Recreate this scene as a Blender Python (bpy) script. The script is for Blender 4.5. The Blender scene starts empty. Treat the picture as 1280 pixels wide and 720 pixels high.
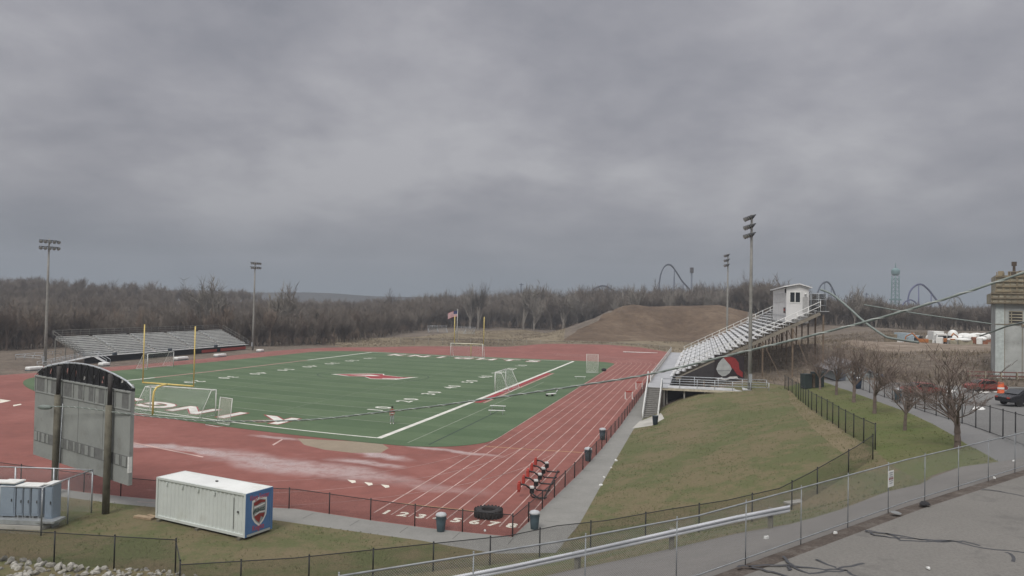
import bpy, bmesh, math, random
import numpy as np
from mathutils import Vector, Matrix
from mathutils.bvhtree import BVHTree
from mathutils.geometry import delaunay_2d_cdt
random.seed(7); RNG = np.random.default_rng(7)
sc = bpy.context.scene
COL = sc.collection
PI = math.pi
HAZE = True

# ------------------------------------------------------------------ camera
FPX, HCAM, PITCH, ROLL = 920.0, 12.9, math.atan(20/920.0), 0.02     # focal length in pixels of a 1280 wide picture
CAM = Vector((0, 0, HCAM))
fwd0 = Vector((0, math.cos(PITCH), math.sin(PITCH))); up0 = Vector((0, -math.sin(PITCH), math.cos(PITCH)))
rt = Vector((math.cos(ROLL), 0, 0)) + up0*math.sin(ROLL)
up = up0*math.cos(ROLL) - Vector((math.sin(ROLL), 0, 0))
cd = bpy.data.cameras.new('camera'); cam = bpy.data.objects.new('camera', cd); COL.objects.link(cam)
cd.sensor_width = 36; cd.lens = 36*FPX/1280; cd.clip_start = .1; cd.clip_end = 9000
M = Matrix((rt, up, -fwd0)).transposed().to_4x4(); M.translation = CAM
cam.matrix_world = M
sc.camera = cam

def ray(u, v):
    return fwd0 + rt*((u-640)/FPX) + up*((360-v)/FPX)
def G(u, v, z=0.0):                      # point of a sight line at a height
    d = ray(u, v); t = (z-HCAM)/d.z
    return CAM + d*t
def GD(u, v, y):                         # point of a sight line at a distance
    d = ray(u, v); return CAM + d*(y/d.y)
def px(p):
    q = Vector(p)-CAM; w = q.dot(fwd0)
    return 640+FPX*q.dot(rt)/w, 360-FPX*q.dot(up)/w

# ------------------------------------------------------------------ survey of the stadium (metres, origin = near right corner of the pitch)
SV = (992.76526, -0.3295, 0.02017, 0.02517, -0.23859, 28.34486, -66.05809, 12.52801)
def survey(x, y, z=0.0):
    f, k1, pt, rl, yw, cx, cy, cz = SV
    x -= cx; y -= cy; z -= cz
    r = x*math.cos(yw)-y*math.sin(yw); w = x*math.sin(yw)+y*math.cos(yw)
    w2 = w*math.cos(pt)+z*math.sin(pt); u2 = -w*math.sin(pt)+z*math.cos(pt)
    w2 = max(w2, 5.0)
    X, V = r/w2, -u2/w2
    Xr = X*math.cos(rl)-V*math.sin(rl); Vr = X*math.sin(rl)+V*math.cos(rl)
    r2 = min(Xr*Xr+Vr*Vr, .72); s = 1+k1*r2
    return 640+f*Xr*s, 360+f*Vr*s
def W(x, y, z=0.0):                      # stadium coordinates -> ground point of the scene
    u, v = survey(x, y)
    p = G(u, v, 0.0); p.z = z
    return p
def frame(x, y):                         # position, heading, scale of a thing standing at stadium (x, y)
    p = W(x, y); e = .5
    a = W(x+e, y)-W(x-e, y)
    u0, v0 = survey(x, y, 0); u1, v1 = survey(x, y, 2)
    q0 = px(p); q1 = px(p+Vector((0, 0, 2)))
    return p, math.atan2(a.y, a.x), abs(v1-v0)/max(abs(q1[1]-q0[1]), 1e-6)
def frame_y(x, y):
    e = .5; a = W(x, y+e)-W(x, y-e)
    return math.atan2(a.y, a.x)-PI/2

def fit(x0, y0, pts, scale=True):        # pose of a rigid thing so that surveyed points of it sit where they were sighted
    tg = np.array([survey(*p) for p in pts]); L = [Vector((p[0]-x0, p[1]-y0, p[2])) for p in pts]
    p, a, s = frame(x0, y0); c = np.array([p.x, p.y, 0, a, s if scale else 1.0])
    def res(c):
        R = Matrix.Rotation(c[3], 3, 'Z'); o = Vector(c[:3]); return np.array([px(o+R@(q*c[4])) for q in L]).ravel()-tg.ravel()
    r = res(c); lam = 1e-3; k = 5
    for _ in range(60):
        J = np.column_stack([(res(c+np.eye(5)[i]*1e-4)-r)/1e-4 for i in range(k)]); A_ = J.T@J; A_ += np.diag([1e-3,1e-3,40.,1e-3,1e-3])
        g = J.T@r; g[2] += 40.*c[2]
        d = np.linalg.solve(A_+lam*np.diag(np.diag(A_)), -g); rn = res(c+d)
        if rn@rn < r@r*1.0001: c = c+d; r = rn; lam = max(lam/3, 1e-8)
        else: lam *= 4
    print('fit', np.round(c, 3), 'max px', np.abs(r).max())
    return Vector(c[:3]), c[3], c[4]
# ------------------------------------------------------------------ mesh helper
class MB:
    def __init__(s): s.v = []; s.f = []; s.uv = {}
    def box(s, c, d, rz=0, M=None):
        x, y, z = d[0]/2, d[1]/2, d[2]/2; n = len(s.v); c = Vector(c); R = Matrix.Rotation(rz, 3, 'Z') if M is None else M
        for k in ((-x,-y,-z),(x,-y,-z),(x,y,-z),(-x,y,-z),(-x,-y,z),(x,-y,z),(x,y,z),(-x,y,z)): s.v.append(c+R@Vector(k))
        for q in ((3,2,1,0),(4,5,6,7),(0,1,5,4),(1,2,6,5),(2,3,7,6),(3,0,4,7)): s.f.append([n+i for i in q])
        return s
    def bar(s, a, b, w, h):               # rectangular bar from a to b
        a = Vector(a); b = Vector(b); d = b-a; L = d.length
        if L < 1e-6: return s
        q = d.to_track_quat('X', 'Z').to_matrix()
        return s.box((a+b)/2, (L, w, h), M=q)
    def tube(s, pts, r, n=8, caps=True, closed=False):
        pts = [Vector(p) for p in pts]; m = len(pts); rr = r if isinstance(r, (list, tuple)) else [r]*m
        b = len(s.v); prev = None
        for i, p in enumerate(pts):
            t = (pts[min(i+1, m-1)]-pts[max(i-1, 0)])
            if closed: t = pts[(i+1) % m]-pts[i-1]
            t.normalize()
            if prev is None:
                a = Vector((0, 0, 1)) if abs(t.z) < .9 else Vector((1, 0, 0)); x = t.cross(a).normalized()
            else: x = (prev - t*prev.dot(t)).normalized()
            prev = x; y = t.cross(x)
            for k in range(n):
                g = 2*PI*k/n; s.v.append(p+(x*math.cos(g)+y*math.sin(g))*rr[i])
        for i in range(m if closed else m-1):
            j = (i+1) % m
            for k in range(n): s.f.append([b+i*n+k, b+i*n+(k+1) % n, b+j*n+(k+1) % n, b+j*n+k])
        if caps and not closed:
            s.f.append([b+k for k in reversed(range(n))]); s.f.append([b+(m-1)*n+k for k in range(n)])
        return s
    def lathe(s, prof, c=(0,0,0), n=20):
        b = len(s.v); c = Vector(c); m = len(prof)
        for r, z in prof:
            for k in range(n): g = 2*PI*k/n; s.v.append(c+Vector((r*math.cos(g), r*math.sin(g), z)))
        for i in range(m-1):
            for k in range(n): s.f.append([b+i*n+k, b+i*n+(k+1) % n, b+(i+1)*n+(k+1) % n, b+(i+1)*n+k])
        s.f.append([b+k for k in reversed(range(n))]); s.f.append([b+(m-1)*n+k for k in range(n)])
        return s
    def prism(s, poly, o, ax, ay, az, t):  # polygon in the (ax, ay) plane at o, thickness t along az
        o = Vector(o); ax = Vector(ax); ay = Vector(ay); az = Vector(az); n = len(poly); b = len(s.v)
        for k in (0, t):
            for x, y in poly: s.v.append(o+ax*x+ay*y+az*k)
        s.f.append([b+i for i in reversed(range(n))]); s.f.append([b+n+i for i in range(n)])
        for i in range(n): j = (i+1) % n; s.f.append([b+i, b+j, b+n+j, b+n+i])
        return s
    def quad(s, a, b, c, d, uv=None):
        n = len(s.v); s.v += [Vector(a), Vector(b), Vector(c), Vector(d)]; s.f.append([n, n+1, n+2, n+3])
        if uv: s.uv[len(s.f)-1] = uv
        return s
    def ball(s, c, r, n=10, m=6):
        r3 = r if isinstance(r, (tuple, list)) else (r, r, r); b = len(s.v); c = Vector(c)
        for i in range(m+1):
            a = PI*i/m
            for k in range(n): g = 2*PI*k/n; s.v.append(c+Vector((r3[0]*math.sin(a)*math.cos(g), r3[1]*math.sin(a)*math.sin(g), -r3[2]*math.cos(a))))
        for i in range(m):
            for k in range(n): s.f.append([b+i*n+k, b+i*n+(k+1) % n, b+(i+1)*n+(k+1) % n, b+(i+1)*n+k])
        return s
    def build(s, name, mat, parent=None, smooth=False, bevel=0):
        me = bpy.data.meshes.new(name); me.from_pydata([tuple(v) for v in s.v], [], s.f)
        if s.uv:
            ul = me.uv_layers.new(name='UVMap')
            for fi, uv in s.uv.items():
                for li, q in zip(me.polygons[fi].loop_indices, uv): ul.data[li].uv = q
        me.materials.append(mat)
        if smooth: me.polygons.foreach_set('use_smooth', [True]*len(me.polygons))
        me.update()
        o = bpy.data.objects.new(name, me); COL.objects.link(o)
        if parent: o.parent = parent
        if bevel:
            b = o.modifiers.new('bevel', 'BEVEL'); b.width = bevel; b.segments = 2; b.limit_method = 'ANGLE'
        return o
def tag(o, label=None, cat=None, group=None, kind=None):
    if label: o['label'] = label
    if cat: o['category'] = cat
    if group: o['group'] = group
    if kind: o['kind'] = kind
    return o
def thing(name, label, cat, loc=(0,0,0), rz=0, s=1, group=None):
    o = bpy.data.objects.new(name, None); COL.objects.link(o); o.location = loc; o.rotation_euler = (0, 0, rz); o.scale = (s, s, s)
    o.empty_display_size = .2
    return tag(o, label, cat, group)
def at(name, label, cat, x, y, rz=0, group=None, z=0):    # thing standing at stadium coordinates
    p, a, s = frame(x, y); p.z = z
    return thing(name, label, cat, p, a+rz, s, group)
def kids(o): return [c for c in bpy.data.objects if c.parent == o]
def copy_tree(o, parent=None, label=None):
    c = o.copy(); COL.objects.link(c)
    if parent: c.parent = parent
    for ch in kids(o): copy_tree(ch, c)
    if label: c['label'] = label
    return c

# ------------------------------------------------------------------ materials
def nt(m): m.use_nodes = True; t = m.node_tree; t.nodes.clear(); return t
def N(t, ty, **k):
    n = t.nodes.new(ty)
    for a, b in k.items():
        if a.startswith('i_'): n.inputs[a[2:].replace('_', ' ')].default_value = b
        else: setattr(n, a, b)
    return n
def noise(t, co, scale, detail=5, rough=.6):
    n = N(t, 'ShaderNodeTexNoise'); n.inputs['Scale'].default_value = scale; n.inputs['Detail'].default_value = detail; n.inputs['Roughness'].default_value = rough
    t.links.new(co, n.inputs['Vector']); return n.outputs['Fac']
def ramp(t, fac, stops):
    r = N(t, 'ShaderNodeValToRGB'); e = r.color_ramp.elements
    while len(e) < len(stops): e.new(.5)
    for i, (p, c) in enumerate(stops): e[i].position = p; e[i].color = (*c, 1) if len(c) == 3 else c
    t.links.new(fac, r.inputs[0]); return r.outputs['Color']
def mixc(t, fac, a, b, mode='MIX'):
    m = N(t, 'ShaderNodeMix', data_type='RGBA', blend_type=mode)
    for s, q in ((0, fac), (6, a), (7, b)):
        if isinstance(q, (int, float)): m.inputs[s].default_value = q
        elif isinstance(q, tuple): m.inputs[s].default_value = (*q, 1)
        else: t.links.new(q, m.inputs[s])
    return m.outputs[2]
def mth(t, op, a, b=None, c=None, clamp=False):
    m = N(t, 'ShaderNodeMath', operation=op); m.use_clamp = clamp
    for i, q in enumerate((a, b, c)):
        if q is None: continue
        if isinstance(q, (int, float)): m.inputs[i].default_value = q
        else: t.links.new(q, m.inputs[i])
    return m.outputs[0]
def co_obj(t): return N(t, 'ShaderNodeTexCoord').outputs['Object']
def co_world(t): return N(t, 'ShaderNodeNewGeometry').outputs['Position']
def finish(t, col, rough=.8, metal=0, bump=None, bstr=.3, bdist=.02, spec=.4):
    b = N(t, 'ShaderNodeBsdfPrincipled'); o = N(t, 'ShaderNodeOutputMaterial')
    if isinstance(col, tuple): b.inputs['Base Color'].default_value = (*col, 1)
    else: t.links.new(col, b.inputs['Base Color'])
    if isinstance(rough, (int, float)): b.inputs['Roughness'].default_value = rough
    else: t.links.new(rough, b.inputs['Roughness'])
    b.inputs['Metallic'].default_value = metal; b.inputs['Specular IOR Level'].default_value = spec
    if bump is not None:
        n = N(t, 'ShaderNodeBump'); n.inputs['Strength'].default_value = bstr; n.inputs['Distance'].default_value = bdist
        t.links.new(bump, n.inputs['Height']); t.links.new(n.outputs[0], b.inputs['Normal'])
    t.links.new(b.outputs[0], o.inputs[0]); return b
MATS = {}
def mat(name, col, rough=.7, metal=0, var=.25, scale=3, bstr=.15, spec=.4, grime=None):
    """painted or plain surface with uneven tone and a little grime"""
    if name in MATS: return MATS[name]
    m = bpy.data.materials.new(name); t = nt(m); co = co_obj(t)
    n1 = noise(t, co, scale); n2 = noise(t, co, scale*9, 4, .7)
    lo = tuple(c*(1-var) for c in col); hi = tuple(min(1, c*(1+var*.5)) for c in col)
    c = ramp(t, n1, [(.3, lo), (.68, hi)])
    c = mixc(t, mth(t, 'MULTIPLY', n2, var*.8), c, tuple(x*.55 for x in col))
    if grime: c = mixc(t, mth(t, 'MULTIPLY', ramp_fac(t, noise(t, co, scale*1.7, 6, .7), .52, .72), .7), c, grime)
    r = mth(t, 'MULTIPLY_ADD', n2, .25, rough-.1, clamp=True)
    finish(t, c, r, metal, n2, bstr, .01, spec); MATS[name] = m; return m
def ramp_fac(t, f, a, b):
    m = N(t, 'ShaderNodeMapRange'); m.inputs[1].default_value = a; m.inputs[2].default_value = b; m.interpolation_type = 'SMOOTHSTEP'
    t.links.new(f, m.inputs[0]); return m.outputs[0]
def ground_mat(name, stops, scale=.25, fine=4, finevar=.35, rough=.95, bstr=.6, bdist=.05, mid=None):
    m = bpy.data.materials.new(name); t = nt(m); co = co_world(t)
    big = noise(t, co, scale, 8, .62); fi = noise(t, co, fine, 6, .75); md = noise(t, co, scale*5, 6, .7)
    f = mth(t, 'ADD', mth(t, 'MULTIPLY', big, .62), mth(t, 'MULTIPLY', md, .38))
    c = ramp(t, f, stops)
    c = mixc(t, mth(t, 'MULTIPLY', ramp_fac(t, fi, .35, .75), finevar), c, tuple(x*.38 for x in stops[0][1]))
    if mid: c = mixc(t, mth(t, 'MULTIPLY', ramp_fac(t, noise(t, co, mid[1], 6, .7), mid[2], mid[2]+.12), mid[3]), c, mid[0])
    finish(t, c, rough, 0, fi, bstr, bdist, .15); return m
def mesh_mat(name, col, pitch, cover, metal=0.0):
    """woven wire: the wires are there, the holes are open"""
    m = bpy.data.materials.new(name); t = nt(m)
    uv = N(t, 'ShaderNodeUVMap').outputs[0]; sp = N(t, 'ShaderNodeSeparateXYZ'); t.links.new(uv, sp.inputs[0])
    def strand(op):
        s = mth(t, op, sp.outputs[0], sp.outputs[1]); s = mth(t, 'FRACT', mth(t, 'MULTIPLY', s, 1/pitch))
        return mth(t, 'LESS_THAN', s, cover/2)
    w = mth(t, 'MAXIMUM', strand('ADD'), strand('SUBTRACT'))
    b = N(t, 'ShaderNodeBsdfPrincipled'); b.inputs['Base Color'].default_value = (*col, 1); b.inputs['Roughness'].default_value = .55; b.inputs['Metallic'].default_value = metal
    tr = N(t, 'ShaderNodeBsdfTransparent'); mx = N(t, 'ShaderNodeMixShader'); o = N(t, 'ShaderNodeOutputMaterial')
    t.links.new(w, mx.inputs[0]); t.links.new(tr.outputs[0], mx.inputs[1]); t.links.new(b.outputs[0], mx.inputs[2]); t.links.new(mx.outputs[0], o.inputs[0])
    return m

M_black = mat('black_coated_steel', (.018,.019,.02), .5)
M_alu = mat('aluminium', (.55,.57,.57), .42, .75, .2)
M_alu2 = mat('weathered_aluminium', (.52,.53,.52), .6, .25, .35, 1.2)
M_galv = mat('galvanised_steel', (.5,.53,.55), .5, .55, .25)
M_white = mat('white_paint', (.74,.75,.72), .5, 0, .15)
M_yellow = mat('yellow_paint', (.70,.55,.17), .5, 0, .15)
M_wood = mat('weathered_pole_wood', (.16,.15,.115), .9, 0, .4, 2)
M_steelpole = mat('grey_steel_pole', (.30,.295,.27), .6, .2, .2)
M_conc = mat('pale_concrete', (.42,.41,.37), .9, 0, .3, .6)
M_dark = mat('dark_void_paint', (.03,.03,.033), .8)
M_red = mat('red_vinyl', (.42,.055,.04), .55)
M_net = mesh_mat('white_net', (.7,.72,.7), .12, .10)
M_mesh_b = mesh_mat('black_chain_link', (.02,.021,.022), .055, .27)
M_mesh_s = mesh_mat('galvanised_chain_link', (.42,.44,.45), .055, .13)
# ------------------------------------------------------------------ terrain heights from surveyed points
CP = []
def A(u, v, z): CP.append(G(u, v, z))
def AD(u, v, d): CP.append(GD(u, v, d))
for y in (-30, -24, -16, -8, 0, 8, 16, 24, 40, 56, 72, 90, 110, 140): CP.append(W(22.0 if y < 20 else 22.6, y))
for p in ((-400,-60),(-400,60),(-400,200),(-60,15),(-30,30),(-14,32),(-60,60),(-90,120),(-90,190),(-60,200),(0,200),(-20,120),(0,120)): CP.append(Vector((*p, 0)))
A(226,760,0); A(-80,745,0); A(500,722,0); A(640,706,0)
for q in ((757,687,.48),(834,672,.94),(908,661,1.26),(974,645,2.0),(1013,624,2.37),(1043,606,2.98),(1070,590,3.56),(1089,574,4.05),(1093,562,4.3),
          (1071,550,4.2),(1053,539,4.1),(1035,526,4.0),(1013,512,3.8),(981,485,3.4),
          (870,493,2.6),(900,488,3.0),(937,487,3.2),(830,512,1.1),
          (870,722,6.4),(997,677,6.4),(1130,630,6.4),(1280,584,6.4),(1420,545,6.4),(700,764,6.4),(420,823,6.4),
          (988,658,5.7),(1050,640,5.5),(1150,604,5.5),(1230,590,5.4),(715,716,3.6),(850,685,4.8),(560,748,2.4),
          (1196,562,4.7),(1131,538,4.4),(1093,517,4.2),(1045,493,3.8),(1025,487,3.6),(1279,556,5.1),(1210,531,4.9),(1154,514,4.6),(1071,484,4.1),(1028,477,3.8),
          (1400,500,5.1),(1280,492,5.0),(1180,488,4.8),(1120,483,4.6),(1050,478,4.1),(1280,470,5.6),(1200,470,5.4),(1120,466,5.2),
          (1280,442,7.6),(1180,440,7.0),(1100,440,6.5),(1050,452,5.7),(1000,470,3.9),(940,475,3.4),(950,440,6.0),(1000,425,8.2),
          (1130,430,7.0),(1240,431,7.0),(1060,424,7.6),(1100,406,6.8),(1280,408,6.8),(1000,402,8.0),(1400,440,7.6),(1400,470,5.6),
          (700,424,0),(660,423,0),(560,420,0),(850,426,.8),(880,430,1.0)): A(*q)
for q in ((754,391,276),(768,384,284),(800,382.5,288),(860,382,290),(908,380.5,292),(776,383,318),(905,382,322),(728,411,266),(742,402,270),(938,392,302)): AD(*q)
for x, y, z in ((60,340,2),(35,345,1),(140,330,4)): CP.append(Vector((x, y, z)))
for u, v in ((-200,362),(0,362),(60,364),(100,367),(170,371),(250,379),(330,391),(400,392)): AD(u, v, 450)
for u in (-200,0,120,250,400): CP.append(GD(u, 420, 215)*1.0)
for i in range(-5, 6): CP[-(i+5)-1] = CP[-(i+5)-1]
for i in range(5): CP[-1-i].z = -.5
for q in ((-300,470,10),(0,640,12),(0,900,4),(500,500,6),(800,300,8),(-800,600,10),(-800,0,4),(-300,-300,6),(300,-300,6.4),(800,-200,6),(60,-20,6.4),(-20,-20,6.4),(-5,-5,6.4),(10,2,6.4),(30,10,6.4),(-20,8,5.5)): CP.append(Vector(q))
for k in range(24): CP.append(Vector((5200*math.cos(2*PI*k/24), 5200*math.sin(2*PI*k/24), 0)))
for k in range(18): CP.append(Vector((1300*math.cos(2*PI*(k+.5)/18), 1300*math.sin(2*PI*(k+.5)/18), 4)))
cv, _, cf, co_, _, _ = delaunay_2d_cdt([p.xy for p in CP], [(i, i+1) for i in range(13)], [], 0, 1e-4)
TV = [Vector((v.x, v.y, CP[o[0]].z if o else 0)) for v, o in zip(cv, co_)]
TIN = BVHTree.FromPolygons(TV, cf)
def Zr(x, y):
    h = TIN.ray_cast(Vector((x+.0007, y+.0011, 400)), Vector((0, 0, -1)))
    if not h[0]: h = TIN.ray_cast(Vector((x-.003, y+.004, 400)), Vector((0, 0, -1)))
    return h[0].z if h[0] else 0.0
def Z(x, y):
    r = 1.3 if abs(x)+abs(y) < 220 else 6
    s = Zr(x, y)*2
    for k in range(6): s += Zr(x+r*math.cos(k*PI/3), y+r*math.sin(k*PI/3))
    return s/8
def T(u, v):                              # where a sight line meets the terrain
    h = TIN.ray_cast(CAM, ray(u+.013, v+.017).normalized())
    if not h[0]: h = TIN.ray_cast(CAM, ray(u-.02, v+.03).normalized())
    p = h[0].copy() if h[0] else GD(u, v, 1000)
    return p
def TZ(u, v):
    p = T(u, v)
    for _ in range(4):                    # settle on the smoothed surface
        z = Z(p.x, p.y); d = ray(u, v)
        if d.z > -.004: break
        q = CAM + d*((z-HCAM)/d.z)
        if (q-p).length > 30: break
        p = q
    return p

# ------------------------------------------------------------------ ground cover materials
def grass_mat(name, g0, g1, br, br_amt, sc_=.22):
    return ground_mat(name, [(.30, br), (.30+.16*br_amt, tuple((a+b)/2 for a, b in zip(br, g0))), (.55, g0), (.75, g1)], sc_, 7, .55, .95, .9, .06)
M_grass = grass_mat('worn_winter_grass', (.116,.128,.058), (.100,.126,.051), (.20,.155,.098), 1.1)
M_strip = grass_mat('dry_trodden_grass', (.165,.145,.078), (.125,.128,.056), (.23,.185,.12), 1.15)
M_lawn = grass_mat('lawn_grass', (.112,.135,.048), (.098,.138,.042), (.17,.145,.08), .6)
M_brown = ground_mat('bare_winter_scrub', [(.32,(.105,.085,.068)),(.5,(.17,.142,.112)),(.68,(.25,.21,.165))], .16, 1.3, .65, .95, 1, .3, ((.30,.25,.21), .5, .56, .6))
M_forest = ground_mat('leaf_litter', [(.3,(.060,.050,.040)),(.7,(.085,.072,.058))], .05, .6, .5)
M_dirt = ground_mat('bare_earth', [(.36,(.095,.066,.044)),(.5,(.145,.103,.068)),(.64,(.21,.158,.108))], .06, .5, .5, .95, 1, .6, ((.24,.18,.125), .09, .60, .7))
M_tan = ground_mat('dry_tan_grass', [(.3,(.15,.115,.075)),(.5,(.21,.175,.115)),(.72,(.30,.25,.18))], .06, .7, .5, .95, .6, .3, ((.36,.30,.22), .05, .58, .8))
M_path = ground_mat('grey_concrete_path', [(.3,(.20,.20,.185)),(.55,(.245,.243,.225)),(.75,(.285,.28,.26))], .35, 9, .25, .8, .2, .01)
M_walk = ground_mat('asphalt_walk', [(.3,(.165,.165,.16)),(.6,(.195,.195,.19)),(.8,(.225,.22,.21))], .3, 11, .3, .85, .25, .01)
M_road = ground_mat('worn_grey_asphalt', [(.3,(.168,.162,.148)),(.55,(.190,.183,.167)),(.8,(.215,.206,.190))], .22, 13, .42, .8, .35, .008, ((.115,.111,.103), .6, .55, .55))
M_drive = ground_mat('drive_asphalt', [(.3,(.15,.143,.132)),(.55,(.19,.181,.167)),(.8,(.225,.214,.198))], .4, 22, .3, .85, .3, .008)
M_leaf = ground_mat('brown_leaf_litter_strip', [(.34,(.065,.054,.046)),(.5,(.115,.096,.082)),(.64,(.165,.15,.132))], 1.6, 14, .6, .95, .8, .03)
M_lot = ground_mat('far_lot_asphalt', [(.3,(.15,.15,.145)),(.6,(.185,.185,.178)),(.8,(.23,.23,.22))], .2, 5, .3, .85, .2, .02, ((.30,.26,.22), .18, .6, .6))
M_sand = ground_mat('pale_sand', [(.3,(.24,.20,.15)),(.7,(.32,.27,.20))], .4, 6, .3)

def track_mat():
    m = bpy.data.materials.new('red_track_rubber'); t = nt(m); co = co_world(t)
    big = noise(t, co, .12, 7, .6); fi = noise(t, co, 6, 5, .7); md = noise(t, co, .7, 6, .65)
    f = mth(t, 'ADD', mth(t, 'MULTIPLY', big, .6), mth(t, 'MULTIPLY', md, .4))
    c = ramp(t, f, [(.30,(.170,.062,.049)),(.5,(.238,.087,.069)),(.70,(.305,.126,.104))])
    c = mixc(t, mth(t, 'MULTIPLY', ramp_fac(t, noise(t, co, .33, 7, .72), .50, .72), .45), c, (.135,.052,.042))
    c = mixc(t, mth(t, 'MULTIPLY', ramp_fac(t, noise(t, co, .22, 8, .75), .58, .75), .35), c, (.40,.24,.22))
    c = mixc(t, mth(t, 'MULTIPLY', fi, .25), c, (.10,.035,.03))
    # standing water and washed silt: D zone blotches, sky reflection painted in as paler colour
    wet = None
    wp = N(t, 'ShaderNodeTexNoise'); wp.inputs['Scale'].default_value = .16; wp.inputs['Detail'].default_value = 4
    t.links.new(co, wp.inputs['Vector'])
    wv = N(t, 'ShaderNodeVectorMath', operation='SUBTRACT'); t.links.new(wp.outputs['Color'], wv.inputs[0]); wv.inputs[1].default_value = (.5,.5,.5)
    ws = N(t, 'ShaderNodeVectorMath', operation='SCALE'); ws.inputs['Scale'].default_value = 5; t.links.new(wv.outputs[0], ws.inputs[0])
    wa = N(t, 'ShaderNodeVectorMath', operation='ADD'); t.links.new(co, wa.inputs[0]); t.links.new(ws.outputs[0], wa.inputs[1])
    for (u, v, rx, ry, k) in ((225,562,10.5,1.1,1.0),(300,571,5,1.3,.45),(345,580,9,2.6,.85),(410,590,8,2.0,.75),(478,571,3.2,1.2,1.0),(455,580,3.6,1.0,.8),(560,562,5.5,.7,.8),(345,548,3.0,.8,.7),(520,605,6,1.3,.35)):
        p = G(u, v, 0); a = frame(-10, -12)[1]
        mp = N(t, 'ShaderNodeMapping', vector_type='TEXTURE'); mp.inputs['Location'].default_value = p; mp.inputs['Rotation'].default_value = (0, 0, a); mp.inputs['Scale'].default_value = (rx, ry, 50)
        t.links.new(wa.outputs[0], mp.inputs['Vector'])
        ln = N(t, 'ShaderNodeVectorMath', operation='LENGTH'); t.links.new(mp.outputs[0], ln.inputs[0])
        q = mth(t, 'MULTIPLY', ramp_fac(t, ln.outputs['Value'], 1.25, .35), k)
        wet = q if wet is None else mth(t, 'MAXIMUM', wet, q)
    brk = ramp_fac(t, noise(t, co, .9, 6, .7), .25, .62)
    wet = mth(t, 'MULTIPLY', wet, mth(t, 'MULTIPLY_ADD', brk, .7, .3))
    c = mixc(t, mth(t, 'MULTIPLY', wet, .8), c, (.50,.41,.39))
    r = mth(t, 'SUBTRACT', .85, mth(t, 'MULTIPLY', wet, .70))
    finish(t, c, r, 0, fi, .25, .01, .35); return m
M_track = track_mat()

def turf_mat():
    m = bpy.data.materials.new('artificial_turf'); t = nt(m); co = co_world(t)
    uv = N(t, 'ShaderNodeUVMap').outputs[0]; sp = N(t, 'ShaderNodeSeparateXYZ'); t.links.new(uv, sp.inputs[0])
    st = mth(t, 'GREATER_THAN', mth(t, 'FRACT', mth(t, 'MULTIPLY', sp.outputs[1], 1/9.144)), .5)      # five yard rolls of turf
    f = noise(t, co, .16, 7, .68); fi = noise(t, co, 5, 5, .7)
    c = ramp(t, f, [(.3,(.088,.130,.071)),(.55,(.106,.153,.085)),(.78,(.130,.176,.102))])
    c = mixc(t, mth(t, 'MULTIPLY', st, .34), c, (.060,.100,.052))
    c = mixc(t, mth(t, 'MULTIPLY', fi, .25), c, (.03,.06,.03))
    c = mixc(t, mth(t, 'MULTIPLY', ramp_fac(t, noise(t, co, .35, 6, .7), .55, .8), .35), c, (.11,.115,.07))
    finish(t, c, .9, 0, fi, .3, .02, .15); return m
M_turf = turf_mat()

# ------------------------------------------------------------------ ground zones (outlines in plan)
def PX(*l): return [TZ(u, v).xy for u, v in l]
def SF(*l): return [W(x, y).xy for x, y in l]
def dens(poly, st):
    o = []
    for a, b in zip(poly, poly[1:]+poly[:1]):
        n = max(1, int((b-a).length/st))
        for k in range(n): o.append(a+(b-a)*(k/n))
    return o
FENCE_PX = [(-90,590),(0,600),(55,608),(110,616),(180,623),(250,629),(310,633)]
fence_front = [G(u, v, 0).xy for u, v in FENCE_PX] + SF((5.6,-25.5),(8.5,-25.5),(11,-25.6),(14,-25.7),(16.6,-25.7),(18.9,-25.7))
fence_right = SF((19.1,-22),(19.4,-16),(19.8,-8),(20.1,2),(20.3,16),(20.3,30),(20.3,45),(20.3,60),(20.3,75),(20.3,90),(20.3,105),(20.3,120),(20.3,134))
far_edge = [G(u, v, 0).xy for u, v in ((838,442.5),(800,439),(760,437),(680,435),(600,433),(520,432),(430,433),(380,436),(345,438.5),(310,442),(255,448.5),(200,453.5),(100,462),(0,469),(-90,474))]
Z_track = fence_front + fence_right + far_edge
path_low = [G(u, v, 0).xy for u, v in ((620,692),(560,682),(526,675.5),(470,668),(420,661),(350,651),(270,642),(193,634),(140,629),(70,620),(0,611),(-90,601))]
Z_path = fence_front + fence_right[:9] + SF((22.3,75),(22.3,20),(21.9,14),(21.9,-2),(21.95,-14),(22.0,-22)) + [G(695,692,0).xy] + path_low
Z_pad = [G(u, v, 0).xy for u, v in ((790,536),(800,527.5),(826,526),(830,533),(815,537))]
Z_sand = [G(u, v, 0).xy for u, v in ((372,548),(400,549.5),(440,551.5),(478,555),(486,560),(476,566),(440,566),(405,562),(380,556))]
curb = [CP_.xy for CP_ in [G(u, v, 6.4) for u, v in ((420,823),(700,764),(870,722),(997,677),(1130,630),(1280,584),(1420,545))]]
Z_road = curb + [Vector((95,20)), Vector((60,-40)), Vector((-30,-40)), Vector((-14,5))]
def off(poly, d):
    o = []
    for i, p in enumerate(poly):
        a = poly[max(i-1, 0)]; b = poly[min(i+1, len(poly)-1)]; t = (b-a).normalized(); o.append(p+Vector((t.y, -t.x))*d)
    return o
Z_leaf = off(curb, .22) + list(reversed(off(curb, -.05)))
Z_leaf = off(curb, .55) + list(reversed(curb))
drive_far = PX((560,744),(640,729),(715,713),(790,697),(850,683),(920,667),(988,655),(1050,637),(1110,614),(1165,597))
Z_drive = drive_far + PX((1204,583),(1249,577),(1280,572)) + [curb[-1]] + list(reversed(curb[:-1]))
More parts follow.
